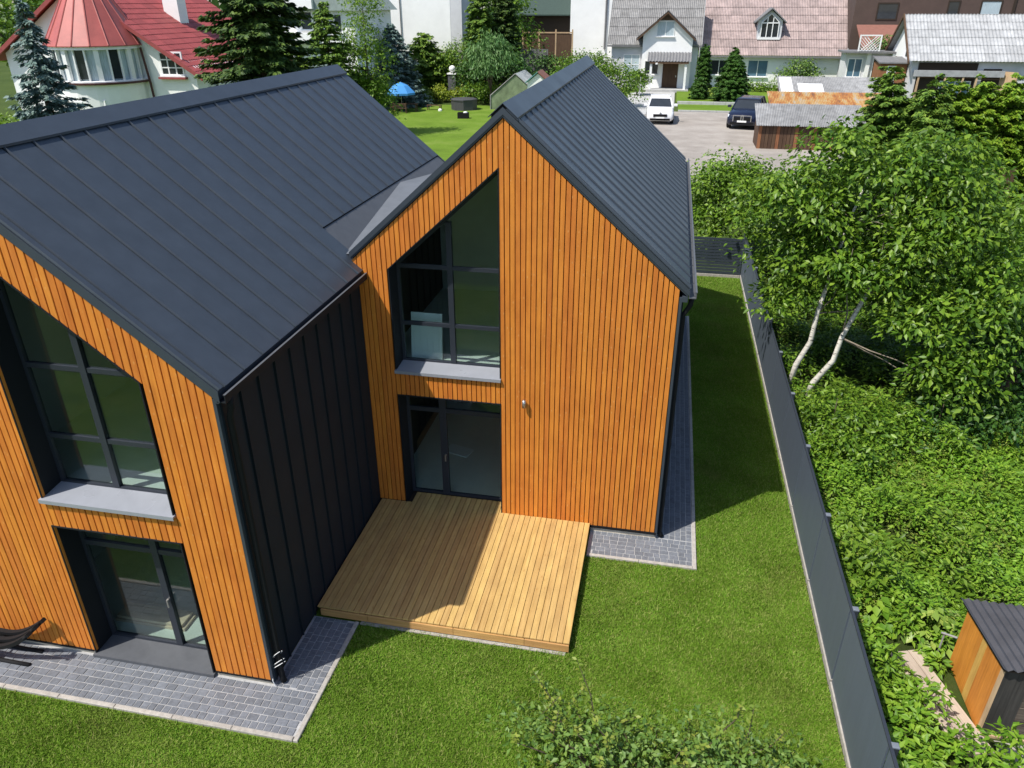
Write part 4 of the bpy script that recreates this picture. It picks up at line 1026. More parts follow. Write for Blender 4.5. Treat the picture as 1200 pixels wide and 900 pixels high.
tree('leafy_tree', 'dark tree behind the left end of the red roof', -54, 51, 13, [(0, 0, 9, 4, 4, 4), (-3, 1, 7, 3.5, 3.5, 3.5), (3, 1, 7, 3, 3, 3.5)], 300, 11, .5, 'leaf', 91, .7, .25)
conifer('cypress', 'tall dense conifer beside the white house wall', -17.9, 73, 10.6, 2.3, 'conif', 92, .32, 24, 17, .02, -.3, .4, dens=1.2)
conifer('cypress', 'second tall conifer touching the dark garage', -15.6, 75, 10.9, 2.2, 'conifdk', 93, .32, 24, 17, .02, -.3, .4, dens=1.2)
conifer('pine_tree', 'round-topped pine right of the squat blue spruce', -24.6, 74.5, 6.6, 3.4, 'conif', 94, .36, 16, 14, .05, .1, .5)
conifer('pine_tree', 'lower pine between parasol and pillar', -20.3, 79, 7.4, 2.5, 'conif', 95, .32, 18, 17, .02, .1, .5)
tree('weeping_tree', 'pale weeping tree above the hot tub', -15.4, 67, 7.2, [(0, 0, 5.9, 1.5, 1.5, 1.3), (-1.2, 0, 4.6, 1.3, 1.2, 1.5), (1.3, .2, 4.7, 1.3, 1.2, 1.5), (0, -.6, 4.0, 1.5, 1.2, 1.5)], 230, 13, .42, 'weep', 96, .35, .12, droop=1.2, width=.14)
tree('leafy_tree', 'willowy tree behind the middle roof beside the white car', -5.2, 69, 5.6, [(0, 0, 3.6, 2.2, 1.8, 1.6), (2.0, 0, 2.8, 2.0, 1.6, 1.5), (-2.2, .5, 3.6, 1.8, 1.6, 1.4), (3.4, -.5, 1.6, 1.5, 1.4, 1.4)], 420, 12, .25, 'leaf', 97, .42, .1)
tree('leafy_tree', 'dark tree in front of the black garage', -17.5, 84, 12, [(0, 0, 8.4, 3, 3, 3.2), (1.5, 0, 5.5, 2.6, 2.4, 2.4), (-2, 1, 5.5, 2.5, 2.4, 2.4)], 300, 11, .45, 'leaf', 98, .6, .2)
for i, (x, z, r, m, lab) in enumerate(((-21.6, .9, 1.05, 'yellowbush', 'round yellow-green bush left of the stone pillar'), (-19.6, .8, .8, 'yellowbush', 'small yellow-green bush right of the stone pillar'),
        (-17.6, 1.2, 1.3, 'leaf', 'green bush behind the right side of the hot tub'), (-15.6, 1.2, 1.3, 'leaflight', 'light green perennials near the greenhouse'), (-13.7, 1.1, 1.1, 'yellowbush', 'yellow flowering bush beside the greenhouse'),
        (-23.6, .8, 1.0, 'leaf', 'dark bush behind the garden benches'), (-19.2, 2.0, 1.3, 'weed', 'tall pale-leaved plant behind the stone pillar'))):
    y = (70, 71, 69, 68.6, 67.4, 69, 74)[i]
    tree('garden_bush', lab, x, y, z*1.5, [(0, 0, z, r, r, z*.9), (.6*r, .2, z*.7, r*.7, r*.7, z*.6)], 110, 11, .22, m, 100+i, .25, .05, 'bush', 'bushes round the far lawn', 4)
tree('leafy_bush', 'light green bush left of the squat blue spruce', -26.2, 57, 4.6, [(0, 0, 3.0, 1.6, 1.5, 1.6), (1.0, .4, 1.9, 1.5, 1.4, 1.5), (-1.2, 0, 3.4, 1.4, 1.3, 1.3)], 260, 12, .24, 'leaflight', 132, .3, .08, 'bush')
tree('leafy_bush', 'tall mixed green bush below the plain white wall', -24.8, 74.8, 5.4, [(0, 0, 3.6, 2.0, 1.6, 1.8), (2.2, 0, 3.2, 1.8, 1.5, 1.7), (1.0, 0, 1.6, 2.4, 1.5, 1.5)], 340, 12, .26, 'leaf', 133, .32, .08, 'bush')
tree('leafy_bush', 'mixed bush behind the stone pillar', -20.6, 76, 6.2, [(0, 0, 4.3, 2.2, 1.6, 1.8), (2.0, 0, 3.2, 1.8, 1.5, 1.7), (-2.0, 0, 3.0, 1.8, 1.5, 1.7)], 340, 12, .27, 'leaflight', 135, .32, .08, 'bush')
tree('leafy_bush', 'dense dark bush behind the weeping tree', -17.0, 71, 6.0, [(0, 0, 4.2, 2.2, 1.6, 1.9), (2.5, 0, 3.4, 1.9, 1.6, 1.8), (-1.6, 0, 2.4, 1.6, 1.5, 1.8), (4.0, 0, 2.4, 1.7, 1.5, 1.8)], 400, 12, .28, 'darkleaf', 134, .32, .08, 'bush')
hd_ = tree('clipped_hedge', 'long green hedge in front of the white tall building', -9.0, 82, 3.6, [(x, 0, 3.0, 1.3, 1.2, 1.6) for x in (-4.4, -3, -1.5, 0, 1.5, 3)]+[(x, 0, 1.4, 1.3, 1.2, 1.4) for x in (-4.4, -3, -1.5, 0, 1.5, 3)], 330, 11, .26, 'thuja', 110, .3, .08, 'hedge')
pf = empty('grey_fence', (-15.4, 82.8, 0), 0, 'grey vertical board fence behind the greenhouse', 'fence')
for i in range(30): box('board', 'slatedk', pf, -2.6+i*.2, 0, 0, -2.6+i*.2+.17, .03, 4.6)

# ------------------------------------------------------------------ things on the far lawn
U = empty('garden_parasol', (-23.1, 61.6, 0), 0, 'open blue parasol standing over the dark garden table', 'parasol')
for i in range(8):
    a0, a1 = 2*PI*i/8, 2*PI*(i+1)/8; r = 1.42
    A0 = Vector((r*math.cos(a0), r*math.sin(a0), 1.72)); A1 = Vector((r*math.cos(a1), r*math.sin(a1), 1.72))
    B0 = Vector((.75*math.cos(a0), .75*math.sin(a0), 2.35)); B1 = Vector((.75*math.cos(a1), .75*math.sin(a1), 2.35)); Tp = Vector((0, 0, 2.66))
    MB().prism([A0, A1, B1, B0], (0, 0, .02)).prism([B0, B1, Tp], (0, 0, .02)).prism([A0, A1, A1-Vector((0, 0, .16)), A0-Vector((0, 0, .16))], (-.01*math.cos(a0), -.01*math.sin(a0), 0)).build('canopy_panel', 'blue', U)
MB().tube([(0, 0, 0), (0, 0, 2.72)], .03, 8).build('pole', 'steel', U)
MB().lathe([(.3, 0), (.28, .08), (.06, .1)], 12).build('base', 'dkgrey', U)
def gtable(x, y, rz, label):
    t = empty('garden_table', (x, y, 0), rz, label, 'table')
    for i in range(5): box('table_slat', 'oldwood', t, -.9, -.4+.165*i, .70, .9, -.4+.165*i+.15, .74)
    for sx in (-.75, .75):
        for sy in (-.33, .33): box('leg', 'oldwood', t, sx-.04, sy-.04, 0, sx+.04, sy+.04, .695)
    return t
def gbench(x, y, rz, label, back=True, L=1.5):
    t = empty('garden_bench', (x, y, 0), rz, label, 'bench', 'dark benches round the garden table')
    for i in range(3): box('seat_slat', 'oldwood', t, -L/2, -.2+.14*i, .42, L/2, -.2+.14*i+.125, .46)
    for sx in (-L/2+.1, L/2-.1):
        for sy in (-.18, .2): box('leg', 'oldwood', t, sx-.035, sy-.035, 0, sx+.035, sy+.035, .415)
        if back: box('back_post', 'oldwood', t, sx-.03, .236, .30, sx+.03, .28, .95)
    if back:
        for i in range(2): box('back_slat', 'oldwood', t, -L/2, .20, .62+.17*i, L/2, .234, .74+.17*i)
    return t
gtable(-22.4, 61.6, .1, 'dark wooden garden table below the blue parasol')
gbench(-22.9, 60.3, .15+PI, 'dark bench in front of the table below the parasol')
gbench(-23.9, 61.7, PI/2, 'dark bench at the left end of the table below the parasol', True, 1.1)
gbench(-20.3, 63.2, -.1, 'dark backless bench standing right of the parasol', False, 1.5)
HT = empty('hot_tub', (-17.5, 64.2, 0), 0, 'round dark grey covered hot tub on the far lawn', 'hot tub')
for i in range(8):
    a0, a1 = 2*PI*i/8+.2, 2*PI*(i+1)/8+.2; r = 1.28
    MB().prism([(r*math.cos(a0), r*math.sin(a0), 0), (r*math.cos(a1), r*math.sin(a1), 0), (r*.9*math.cos(a1), r*.9*math.sin(a1), 0), (r*.9*math.cos(a0), r*.9*math.sin(a0), 0)], (0, 0, .9)).build('side_panel', 'dkgrey', HT)
MB().lathe([(1.33, .86), (1.34, .98), (1.20, 1.03), (.2, 1.05)], 8).build('cover', 'dkgrey', HT, rot=(0, 0, .2))
bk = empty('black_crate', (-15.95, 57.9, 0), .1, 'small open black crate with white cloth on the far lawn', 'crate')
MB().box(-.5, -.3, 0, .5, .3, .04).box(-.5, -.3, .04, -.46, .3, .5).box(.46, -.3, .04, .5, .3, .5).box(-.46, -.3, .04, .46, -.26, .5).box(-.46, .26, .04, .46, .3, .5).build('body', 'black', bk)
tag(MB().lathe([(.24, .05), (.26, .3), (.18, .56), (.02, .6)], 10).build('white_cloth', 'whitepaint', None, (-15.75, 57.95, 0)), 'crumpled white cloth lying in the black crate', 'cloth')
tag(MB().lathe([(.2, .0), (.2, .12), (.1, .22), (.01, .24)], 8).build('white_stone', 'whitepaint', None, (-19.5, 62.5, 0)), 'small white stone on the lawn between bench and tub', 'stone')
gp = empty('garden_pillar', (-20.9, 72.5, 0), 0, 'dark stone garden pillar topped by a white ball', 'pillar')
MB().box(-.42, -.42, 0, .42, .42, 2.55).build('shaft', 'pillar', gp); MB().box(-.5, -.5, 2.56, .5, .5, 2.68).build('cap_stone', 'white', gp)
MB().lathe([(.12, 2.69), (.12, 2.78), (.32, 2.88), (.38, 3.08), (.32, 3.3), (.12, 3.42), (.01, 3.45)], 12).build('ball', 'whitepaint', gp, smooth=True)
GH = empty('greenhouse', (0, 0, 0), 0, 'old greenhouse with cloudy white film roof behind the hot tub', 'greenhouse')
gx0, gx1, gya, gyb = -14.9, -9.9, 64.6, 70.0
for side, (xa, za_, xb, zb_) in enumerate(((gx0, 1.3, -12.4, 3.3), (-12.4, 3.3, gx1, 1.3))):
    for i in range(5):
        ya = gya+(gyb-gya)*i/5; yb = gya+(gyb-gya)*(i+1)/5
        MB().prism([(xa, ya+.02, za_), (xb, ya+.02, zb_), (xb, yb-.02, zb_), (xa, yb-.02, za_)], (0, 0, .03)).build('roof_panel', 'polyc', GH)
for x in (gx0+.03, gx1-.06): box('side_panel', 'polyc', GH, x, gya, 0, x+.03, gyb, 1.29)
MB().xz([(gx0+.07, 0), (gx1-.07, 0), (gx1-.07, 1.25), (-12.4, 3.2), (gx0+.07, 1.25)], gya+.05, gya+.08).build('gable_panel', 'gablefilm', GH)
MB().tube([(gx0, gya, 0), (gx0, gya, 1.3), (-12.4, gya, 3.33), (gx1, gya, 1.3), (gx1, gya, 0)], .05, 6).build('frame', 'slate', GH)
TS = empty('small_hut', (0, 0, 0), 0, 'small hut with teal gable and white front behind the middle roof', 'hut')
MB().xz([(-10.9, 0), (-8.9, 0), (-8.9, 2.7), (-9.9, 3.5), (-10.9, 2.7)], 63.0, 65.4).build('wall', 'whitepaint', TS)
MB().prism([(-11.1, 62.8, 2.62), (-9.9, 62.8, 3.6), (-9.9, 65.5, 3.6), (-11.1, 65.5, 2.62)], (0, 0, .1)).build('roof', 'teal', TS)
MB().prism([(-9.9, 62.8, 3.6), (-8.7, 62.8, 2.62), (-8.7, 65.5, 2.62), (-9.9, 65.5, 3.6)], (0, 0, .1)).build('roof', 'brownroof', TS)

# ------------------------------------------------------------------ the porch house and the pink-roofed house
PH = empty('porch_house', (0, 0, 0), 0, 'white house with grey slate roof, front gable and small columned porch', 'house')
MB().box(-5.0, 88, 0, 5.3, 96, 5.3).build('wall', 'greyplaster', PH)
ev = 5.25; pit = 1.05
MB().yz([(88, 5.3), (96, 5.3), (92, 5.3+4*pit)], -5.0, 5.3).build('wall', 'white', PH)
sheet_roof(PH, 'slate', (-5.5, 87.5, ev-.35), (1, 0, 0), Vector((0, 1, pit)), 11.2, 4.6*math.sqrt(1+pit*pit), 10, 5, 5, .045, 'roof_sheet', 11, .05)
MB().prism([(-5.4, 96.5, ev-.4), (5.6, 96.5, ev-.4), (5.6, 92.05, ev+4.4*pit), (-5.4, 92.05, ev+4.4*pit)], (0, 0, .08)).build('roof_sheet', 'slate', PH)
MB().box(-5.5, 87.42, ev-.55, 5.7, 87.5, ev-.36).build('gutter', 'slatedk', PH)
MB().prism([(5.62, 87.45, ev-.42), (5.62, 92.1, ev+4.46*pit), (5.62, 92.1, ev+4.46*pit+.22), (5.62, 87.45, ev-.2)], (.1, 0, 0)).build('rake_board', 'corr', PH)
# gable bay
gxa, gxb, gxm, gzt = -1.2, 4.55, 1.45, 8.55
gp_ = (gzt-5.7)/(gxm-(-1.9))
MB().xz([(gxa, 0), (gxb, 0), (gxb, gzt-gp_*(gxb-gxm)-.1), (gxm, gzt-.12), (gxa, gzt-gp_*(gxm-gxa)-.1)], 86, 91.5).build('bay_wall', 'white', PH)
for s in (-1, 1):
    e = gxm+s*3.4
    sheet_roof(PH, 'slatedk', (e, 85.4 if s > 0 else 92.0, gzt-gp_*3.4), (0, 1 if s > 0 else -1, 0), Vector((-s, 0, gp_)), 6.6, 3.4*math.sqrt(1+gp_*gp_), 5, 3, 5, .04, 'bay_roof_sheet', 12+s, .04)
MB().xz([(gxm-3.4, gzt-gp_*3.4-.24), (gxm, gzt-.24), (gxm+3.4, gzt-gp_*3.4-.24), (gxm+3.4, gzt-gp_*3.4-.02), (gxm, gzt-.02), (gxm-3.4, gzt-gp_*3.4-.02)], 85.36, 85.44).build('rake_board', 'oldwood', PH)
MB().xz([(.55, 7.62), (2.35, 7.62), (gxm+.02, 8.38)], 85.9, 85.99).build('gable_boarding', 'oldwood', PH)
w = win(PH, .3, 2.35, 5.9, 7.55, 86, 2, 1, 'curtain')
win(PH, -.85, .85, 1.75, 3.3, 86, 2, 1, 'dkglass')
win(PH, -3.5, -1.5, 1.5, 3.85, 88, 2, 2, 'curtain')
d = MB().box(1.35, 85.93, .3, 3.15, 85.99, 3.35).build('door', 'oldwood', PH)
MB().box(2.9, 85.88, 1.5, 3.0, 85.93, 1.7).build('handle', 'steel', d)
wavy('porch_roof', 'slatedk', PH, (-.45, 83.9, 3.35), (1, 0, 0), (0, 1, .42), 5.0, 2.35, 14, .05)
MB().yz([(83.95, 3.1), (86, 3.1), (86, 4.15), (83.95, 3.3)], -.2, 4.3).build('porch_ceiling', 'oldwood', PH)
for x in (.0, 4.0): box('porch_post', 'whitepaint', PH, x-.13, 84.1, .3, x+.13, 84.36, 3.1)
box('porch_floor', 'concrete', PH, -.4, 83.6, 0, 4.5, 85.98, .3)
MB().box(.5, 83.88, 3.02, .75, 84.0, 3.2).build('porch_lamp', 'whitepaint', PH)
sheet('entrance_slab', 'concrete', -2.2, 66.4, 3.0, 83.6, .02)

KH = empty('pink_roofed_house', (0, 0, 0), 0, 'low white house with faded pink slate roof and a small dormer', 'house')
MB().box(5.75, 90, 0, 22.1, 99, 4.1).build('wall', 'white', KH)
kp = 1.0; ke = 4.0
sheet_roof(KH, 'slatepink', (5.6, 89.3, ke-.25), (1, 0, 0), Vector((0, 1, kp)), 16.95, 6.0*math.sqrt(1+kp*kp), 15, 7, 6, .045, 'roof_sheet', 14, .05)
MB().yz([(90.2, 4.1), (99, 4.1), (95, 9.2)], 5.75, 22.1).build('wall', 'white', KH)
MB().prism([(5.6, 100.5, ke-.3), (22.5, 100.5, ke-.3), (22.5, 95.4, 9.75), (5.6, 95.4, 9.75)], (0, 0, .08)).build('roof_sheet', 'slatepink', KH)
MB().box(5.6, 89.2, ke-.45, 22.55, 89.3, ke-.28).build('gutter', 'slatedk', KH)
MB().prism([(22.5, 89.25, ke-.35), (22.5, 95.35, 9.65), (22.5, 95.35, 9.85), (22.5, 89.25, ke-.12)], (.1, 0, 0)).build('rake_board', 'corr', KH)
MB().tube([(22.2, 89.4, ke-.4), (21.9, 89.8, 3.2), (21.9, 89.9, 0)], .08, 6).build('downpipe', 'corr', KH)
win(KH, 6.9, 9.15, 1.5, 3.25, 90, 2, 1, 'dkglass'); win(KH, 11.4, 13.8, 1.35, 3.25, 90, 2, 1, 'blglass')
# dormer
DM = MB().xz([(12.1, 5.5), (14.9, 5.5), (14.9, 7.5), (13.5, 8.6), (12.1, 7.5)], 91.0, 95).build('dormer', 'greyplaster', KH)
MB().prism([(11.7, 90.5, 7.25), (13.5, 90.5, 8.75), (13.5, 95.2, 8.75), (11.7, 95.2, 7.25)], (0, 0, .14)).build('dormer_roof', 'slatedk', DM)
MB().prism([(13.5, 90.5, 8.75), (15.3, 90.5, 7.25), (15.3, 95.2, 7.25), (13.5, 95.2, 8.75)], (0, 0, .14)).build('dormer_roof', 'slatedk', DM)
MB().xz([(12.45, 5.75), (14.55, 5.75), (14.55, 7.3), (13.5, 8.15), (12.45, 7.3)], 90.95, 90.99).build('dormer_glass', 'dkglass', DM)
b = MB()
for x in (12.45, 13.1, 13.75, 14.45): b.box(x, 90.86, 5.72, x+.1, 90.94, 7.35 if x in (12.45, 14.45) else 7.9)
b.box(12.56, 90.865, 7.2, 14.44, 90.94, 7.32); b.box(12.2, 90.8, 5.45, 14.8, 90.98, 5.7)
b.tube([(12.5, 90.9, 7.3), (13.5, 90.9, 8.25), (14.5, 90.9, 7.3)], .06, 5)
b.build('dormer_frame', 'whitepaint', DM)

# extension right of it with balcony lattice and glass porch
EX = empty('glazed_extension', (0, 0, 0), 0, 'flat-roofed glazed extension with white lattice beside the pink roof', 'extension')
MB().box(20.6, 80.4, 0, 25.2, 83, 4.6).build('wall', 'greyplaster', EX)
MB().box(20.2, 79.6, 4.62, 25.6, 83.2, 4.8).build('roof', 'slatedk', EX)
win(EX, 20.9, 22.4, 2.2, 4.1, 80.4, 2, 1, 'blglass'); win(EX, 23.4, 24.9, 1.4, 4.3, 80.4, 2, 1, 'dkglass')
box('pillar', 'whitepaint', EX, 22.7, 80.1, 0, 23.1, 80.38, 4.6); box('pillar', 'whitepaint', EX, 25.1, 79.7, 0, 25.4, 79.98, 4.6)
LT = MB()
for i in range(7):
    x = 21.8+i*.3
    LT.prism([(x-.05, 79.7, 4.85), (x+.05, 79.7, 4.85), (min(x+1.55, 23.6), 79.7, 4.85+min(1.5, 23.6-x)), (min(x+1.45, 23.55), 79.7, 4.85+min(1.5, 23.6-x))], (0, .04, 0)) if x < 23.4 else None
    LT.prism([(x-.05, 79.75, 4.85), (x+.05, 79.75, 4.85), (max(x-1.45, 21.65), 79.75, 4.85+min(1.5, x-21.6)), (max(x-1.55, 21.6), 79.75, 4.85+min(1.5, x-21.6))], (0, .04, 0))
LT.box(21.55, 79.68, 4.82, 21.68, 79.82, 6.4).box(23.6, 79.68, 4.82, 23.73, 79.82, 6.4).box(21.69, 79.69, 6.28, 23.59, 79.81, 6.4)
LT.build('lattice', 'whitepaint', EX)

# thujas, bush, lawn strips and kerbs in front
conifer('thuja', 'broad dark green thuja cone behind the black car', 8.75, 74.5, 4.9, 2.0, 'thuja', 120, .22, 30, 22, .0, -.45, .62, dens=1.8, tip=.15)
conifer('thuja', 'slim thuja column at the corner of the porch house', 5.9, 79, 5.0, .95, 'thuja', 121, .24, 22, 16, .0, -.5, .35, dens=2, tip=.25)
conifer('thuja', 'small round thuja at the foot of the slim column', 5.5, 76, 2.0, .95, 'thuja', 122, .24, 12, 16, .0, -.4, .4, dens=2, tip=.3)
tree('leafy_bush', 'bushy green shrub in front of the pink-roofed house wall', 17.1, 87, 3.8, [(0, 0, 2.6, 1.4, 1.2, 1.2), (-1.2, 0, 1.7, 1.2, 1.1, 1.0), (1.3, 0, 1.7, 1.3, 1.1, 1.0)], 170, 11, .3, 'shrub', 123, .35, .06, 'bush')
tree('low_hedge', 'low ragged hedge below the bluish window', 12.8, 85, 1.4, [(x, 0, .7, .9, .7, .7) for x in (-2.6, -1.3, 0, 1.3, 2.6, 4)], 190, 10, .24, 'leaf', 124, .25, .05, 'hedge', None, 4)
tree('leafy_bush', 'pale hosta-like bush left of the broad thuja', 6.9, 77, 1.0, [(0, 0, .5, .8, .8, .5)], 60, 10, .26, 'hosta', 125, .2, .04, 'bush', None, 3)
tp = tree('standard_tree', 'small ball-crowned tree with white stake beside the porch', -1.3, 80, 2.7, [(0, 0, 2.0, 1.1, 1.0, .8), (.5, 0, 1.4, .8, .8, .6)], 110, 11, .26, 'leaf', 126, .25, .06)
tag(MB().tube([(-.95, 79.3, 0), (-.9, 79.3, 2.0)], .06, 6).build('white_stake', 'whitepaint'), 'white stake standing beside the small ball-crowned tree', 'stake')
sheet('grass_strip', 'backlawn', 3.4, 66.6, 14.5, 72.0, .03); sheet('grass_strip', 'backlawn', 3.2, 72.4, 30, 89.9, .16)
kb = empty('step_kerb', (0, 0, 0)); kb['kind'] = 'structure'
for i in range(9): box('kerb_stone', 'concrete', kb, 3.4+i*1.22, 66.3, -.05, 3.4+i*1.22+1.2, 66.6, .12); box('kerb_stone', 'concrete', kb, 3.3+i*1.22, 72.0, -.05, 3.3+i*1.22+1.2, 72.4, .30)

# ------------------------------------------------------------------ cars
def loft(secs):
    """secs: rings of equal length"""
    b = MB(); n = len(secs[0])
    b.v = [tuple(p) for s in secs for p in s]
    for i in range(len(secs)-1):
        for j in range(n): b.f.append((i*n+j, i*n+(j+1) % n, (i+1)*n+(j+1) % n, (i+1)*n+j))
    b.f.append(tuple(range(n))); b.f.append(tuple(range((len(secs)-1)*n, len(secs)*n)))
    return b
def ring(y, w, z0, z1, r=.12):
    return [(-w+r, y, z0), (w-r, y, z0), (w, y, z0+r), (w, y, z1-r*1.6), (w-r*1.3, y, z1), (-w+r*1.3, y, z1), (-w, y, z1-r*1.6), (-w, y, z0+r)]
def car(name, label, x, y, rz, paint, suv=False, dark=False):
    t = empty(name, (x, y, 0), rz, label, 'car'); t.scale = (1.34, 1.34, 1.34)
    k = 1.12 if suv else 1.0; hz = 1.13 if suv else 1.0
    L = 2.32 if suv else 2.2; w = .97 if suv else .88
    S_ = [(-L, w*.80, .30*k, .66*hz), (-L+.06, w*.90, .24*k, .76*hz), (-L+.35, w*.97, .20*k, .86*hz), (-L+1.0, w, .20*k, .95*hz), (-.7, w, .20*k, 1.0*hz), (.3, w, .20*k, 1.0*hz), (1.3, w, .20*k, 1.02*hz), (L-.3, w*.95, .22*k, 1.0*hz), (L-.05, w*.86, .28*k, .95*hz), (L, w*.8, .34*k, .9*hz)]
    body = loft([ring(*s) for s in S_]).build('body', paint, t, smooth=True)
    roofz = 1.66 if suv else 1.50
    zb_ = .97*hz
    cb = [(-1.05, w*.90, zb_), (-.15, w*.70, roofz-.06)]
    def fr(y0, y1, ww, z): return [(-ww, y0, z), (ww, y0, z), (ww, y1, z), (-ww, y1, z)]
    g0 = fr(-1.05, L-.25, w*.90, zb_-.06); g1 = fr(-.25, L-.75, w*.71, roofz-.07)
    loft([g0, g1]).build('glasshouse', 'dkglass', t)
    loft([fr(-.32, L-.68, w*.735, roofz-.085), fr(-.26, L-.74, w*.70, roofz-.02), fr(-.05, L-.95, w*.56, roofz)]).build('car_roof', paint, t, smooth=False)
    for s in (-1, 1):
        for (ya, yb) in ((-1.05, -.25), (.45, .42), (L-.25, L-.75)):
            MB().tube([(s*w*.90, ya, zb_-.05), (s*w*.72, yb, roofz-.06)], .045, 5).build('pillar', paint, t)
        m = MB().box(-.11, -.06, -.07, .11, .06, .08, .03).build('mirror', paint, t, (s*(w+.10), -.78, zb_+.10))
        MB().prism([(s*w*.58, -L+.02, .60*hz), (s*w*.92, -L+.16, .62*hz), (s*w*.95, -L+.34, .76*hz), (s*w*.62, -L+.10, .72*hz)], (0, -.03, .01)).build('headlight', 'lamp', t)
        for yy in (-L+.85, L-.82):
            wh = empty_wheel(t, s*(w-.10), yy, .34*k, s)
    MB().box(-w*.50, -L-.025, .50*hz, w*.50, -L+.05, .66*hz).build('grille', 'black', t)
    for i in range(5 if suv else 3): pass
    if suv:
        for s in (-1, 1): MB().box(s*.30-.26, -L-.045, .44*hz, s*.30-.21, -L-.026, .76*hz).box(s*.30+.21, -L-.045, .44*hz, s*.30+.26, -L-.026, .76*hz).box(s*.30-.209, -L-.045, .72*hz, s*.30+.209, -L-.026, .76*hz).build('grille_frame', 'steel', t)
    MB().box(-w*.72, -L-.012, .27*k, w*.72, -L+.06, .40*k).build('lower_intake', 'black', t)
    MB().box(-.28, -L-.05, .40*k, .28, -L-.027, .495*k).build('number_plate', 'whitepaint', t)
    MB().box(-.06, -L-.032, .70*hz, .06, -L+.04, .77*hz).build('badge', 'steel', t)
    return t
def empty_wheel(t, x, y, r, s):
    b = MB().tube([(x-.11, y, r), (x+.11, y, r)], r, 18)
    w = b.build('wheel', 'tyre', t)
    MB().tube([(x+s*.112, y, r), (x+s*.125, y, r)], r*.64, 14).build('rim', 'steel', w)
    return w
car('parked_car', 'white hatchback parked in front of the porch house', 1.75, 59.8, .03, 'whitecar')
car('parked_car', 'black sport utility car parked beside the broad thuja', 9.2, 58.2, -.22, 'darkcar', True)
cv = tag(MB().prism([(-1.9, 63.2, .021), (.4, 63.2, .021), (.9, 71, .021), (-1.0, 71, .021)], (0, 0, .02)).build('paved_apron', 'concrete'), kind='structure')

# ------------------------------------------------------------------ corrugated sheds
def lean_to(name, label, x0, x1, y0, y1, z0, z1, roofm, cols, wallm='oldwood', patch=None):
    t = empty(name, (x0, y0, 0), 0, label, 'shed', 'row of tin-roofed sheds by the courtyard')
    w, dd = x1-x0, y1-y0
    MB().yz([(.3, 0), (dd-.02, 0), (dd-.02, z1-.12), (.3, z0-.02)], .25, w-.25).build('wall', 'oldwood', t)
    nb = int((w-.5)/.25)
    for i in range(nb): box('board', wallm if i % 5 else 'reddishwood', t, .25+i*.25, .26, 0, .25+i*.25+.22, .298, z0-.05)
    v = Vector((0, dd, z1-z0)); V = v.length
    sheet_roof(t, roofm, (0, 0, z0), (1, 0, 0), v, w, V, cols, 1, 8, .035, 'roof_sheet', int(x0*10), .0, 1.0, .01)
    if patch:
        for (a, b_, c, d_) in patch:
            n_ = Vector((0, -(z1-z0), dd)).normalized()
            P = [Vector((xx, dd*f, z0+(z1-z0)*f))+n_*.07 for xx, f in ((a, c), (b_, c), (b_, d_), (a, d_))]
            MB().prism(P, n_*.02).build('patch_sheet', 'whitepaint', t)
    return t
lean_to('tin_shed', 'front brown board shed with grey corrugated roof', 8.75, 16.2, 46, 49.3, 1.62, 2.75, 'corr', 8, 'oldwood')
lean_to('tin_shed', 'middle shed with rusty orange corrugated roof', 9.9, 18.4, 50, 53, 2.55, 3.25, 'rust', 9)
lean_to('tin_shed', 'rear shed with grey roof and white patched sheets', 11.0, 19.9, 53.8, 57.4, 2.95, 4.0, 'corr', 9, 'oldwood', [(.15, 1.1, .1, .9), (1.5, 3.4, .05, .55)])

# ------------------------------------------------------------------ pale slate outbuilding and the brown house behind
OB = empty('slate_outbuilding', (0, 0, 0), 0, 'long run-down outbuilding with pale slate roof at the right edge', 'outbuilding')
MB().box(25.4, 73, 0, 44, 79, 4.4).build('wall', 'greyplaster', OB)
MB().yz([(73, 4.4), (82, 4.4), (77.4, 8.1)], 25.4, 44).build('wall', 'white', OB)
op = (8.35-4.45)/(77.4-72.3)
sheet_roof(OB, 'slatepale', (24.9, 72.3, 4.35), (1, 0, 0), Vector((0, 1, op)), 18.2, 5.2*math.sqrt(1+op*op), 19, 6, 3, .03, 'roof_sheet', 21, .04)
MB().prism([(24.9, 82.6, 4.3), (43, 82.6, 4.3), (43, 77.45, 8.3), (24.9, 77.45, 8.3)], (0, 0, .06)).build('roof_sheet', 'slatepale', OB)
MB().yz([(72.2, 4.1), (77.4, 8.12), (82.6, 4.1), (82.6, 4.32), (77.4, 8.42), (72.2, 4.36)], 24.75, 24.88).build('rake_board', 'oldwood', OB)
MB().box(25.36, 75.2, 4.6, 25.39, 76.0, 6.6).build('loft_window', 'dkglass', OB)
MB().box(26.0, 72.9, 1.2, 31.3, 72.99, 4.2).build('opening', 'membrane', OB)
MB().box(25.6, 72.3, 3.0, 33.6, 72.6, 3.55).build('canopy_board', 'slatepale', OB)
for x in (26.0, 28.4, 30.0, 31.2): MB().box(x, 72.35, 0, x+.16, 72.5, 3.0).build('post', 'tanwood', OB)
MB().box(31.9, 72.94, 0, 33.5, 72.99, 3.7).build('doorway', 'membrane', OB)
MB().box(0, 0, .0, 1.6, .08, 3.5).build('door', 'tanwood', OB, (33.5, 72.9, 0), rot=(0, 0, -.9))
MB().box(28.0, 72.85, .8, 31.2, 72.93, 1.1).build('window_ledge', 'whitepaint', OB)
win(OB, 28.2, 31.0, 1.1, 2.6, 72.9, 2, 1, 'blglass', 'whitepaint')
SK = empty('brick_lean_to', (0, 0, 0), 0, 'small lean-to with a white window beside the pale outbuilding', 'lean-to')
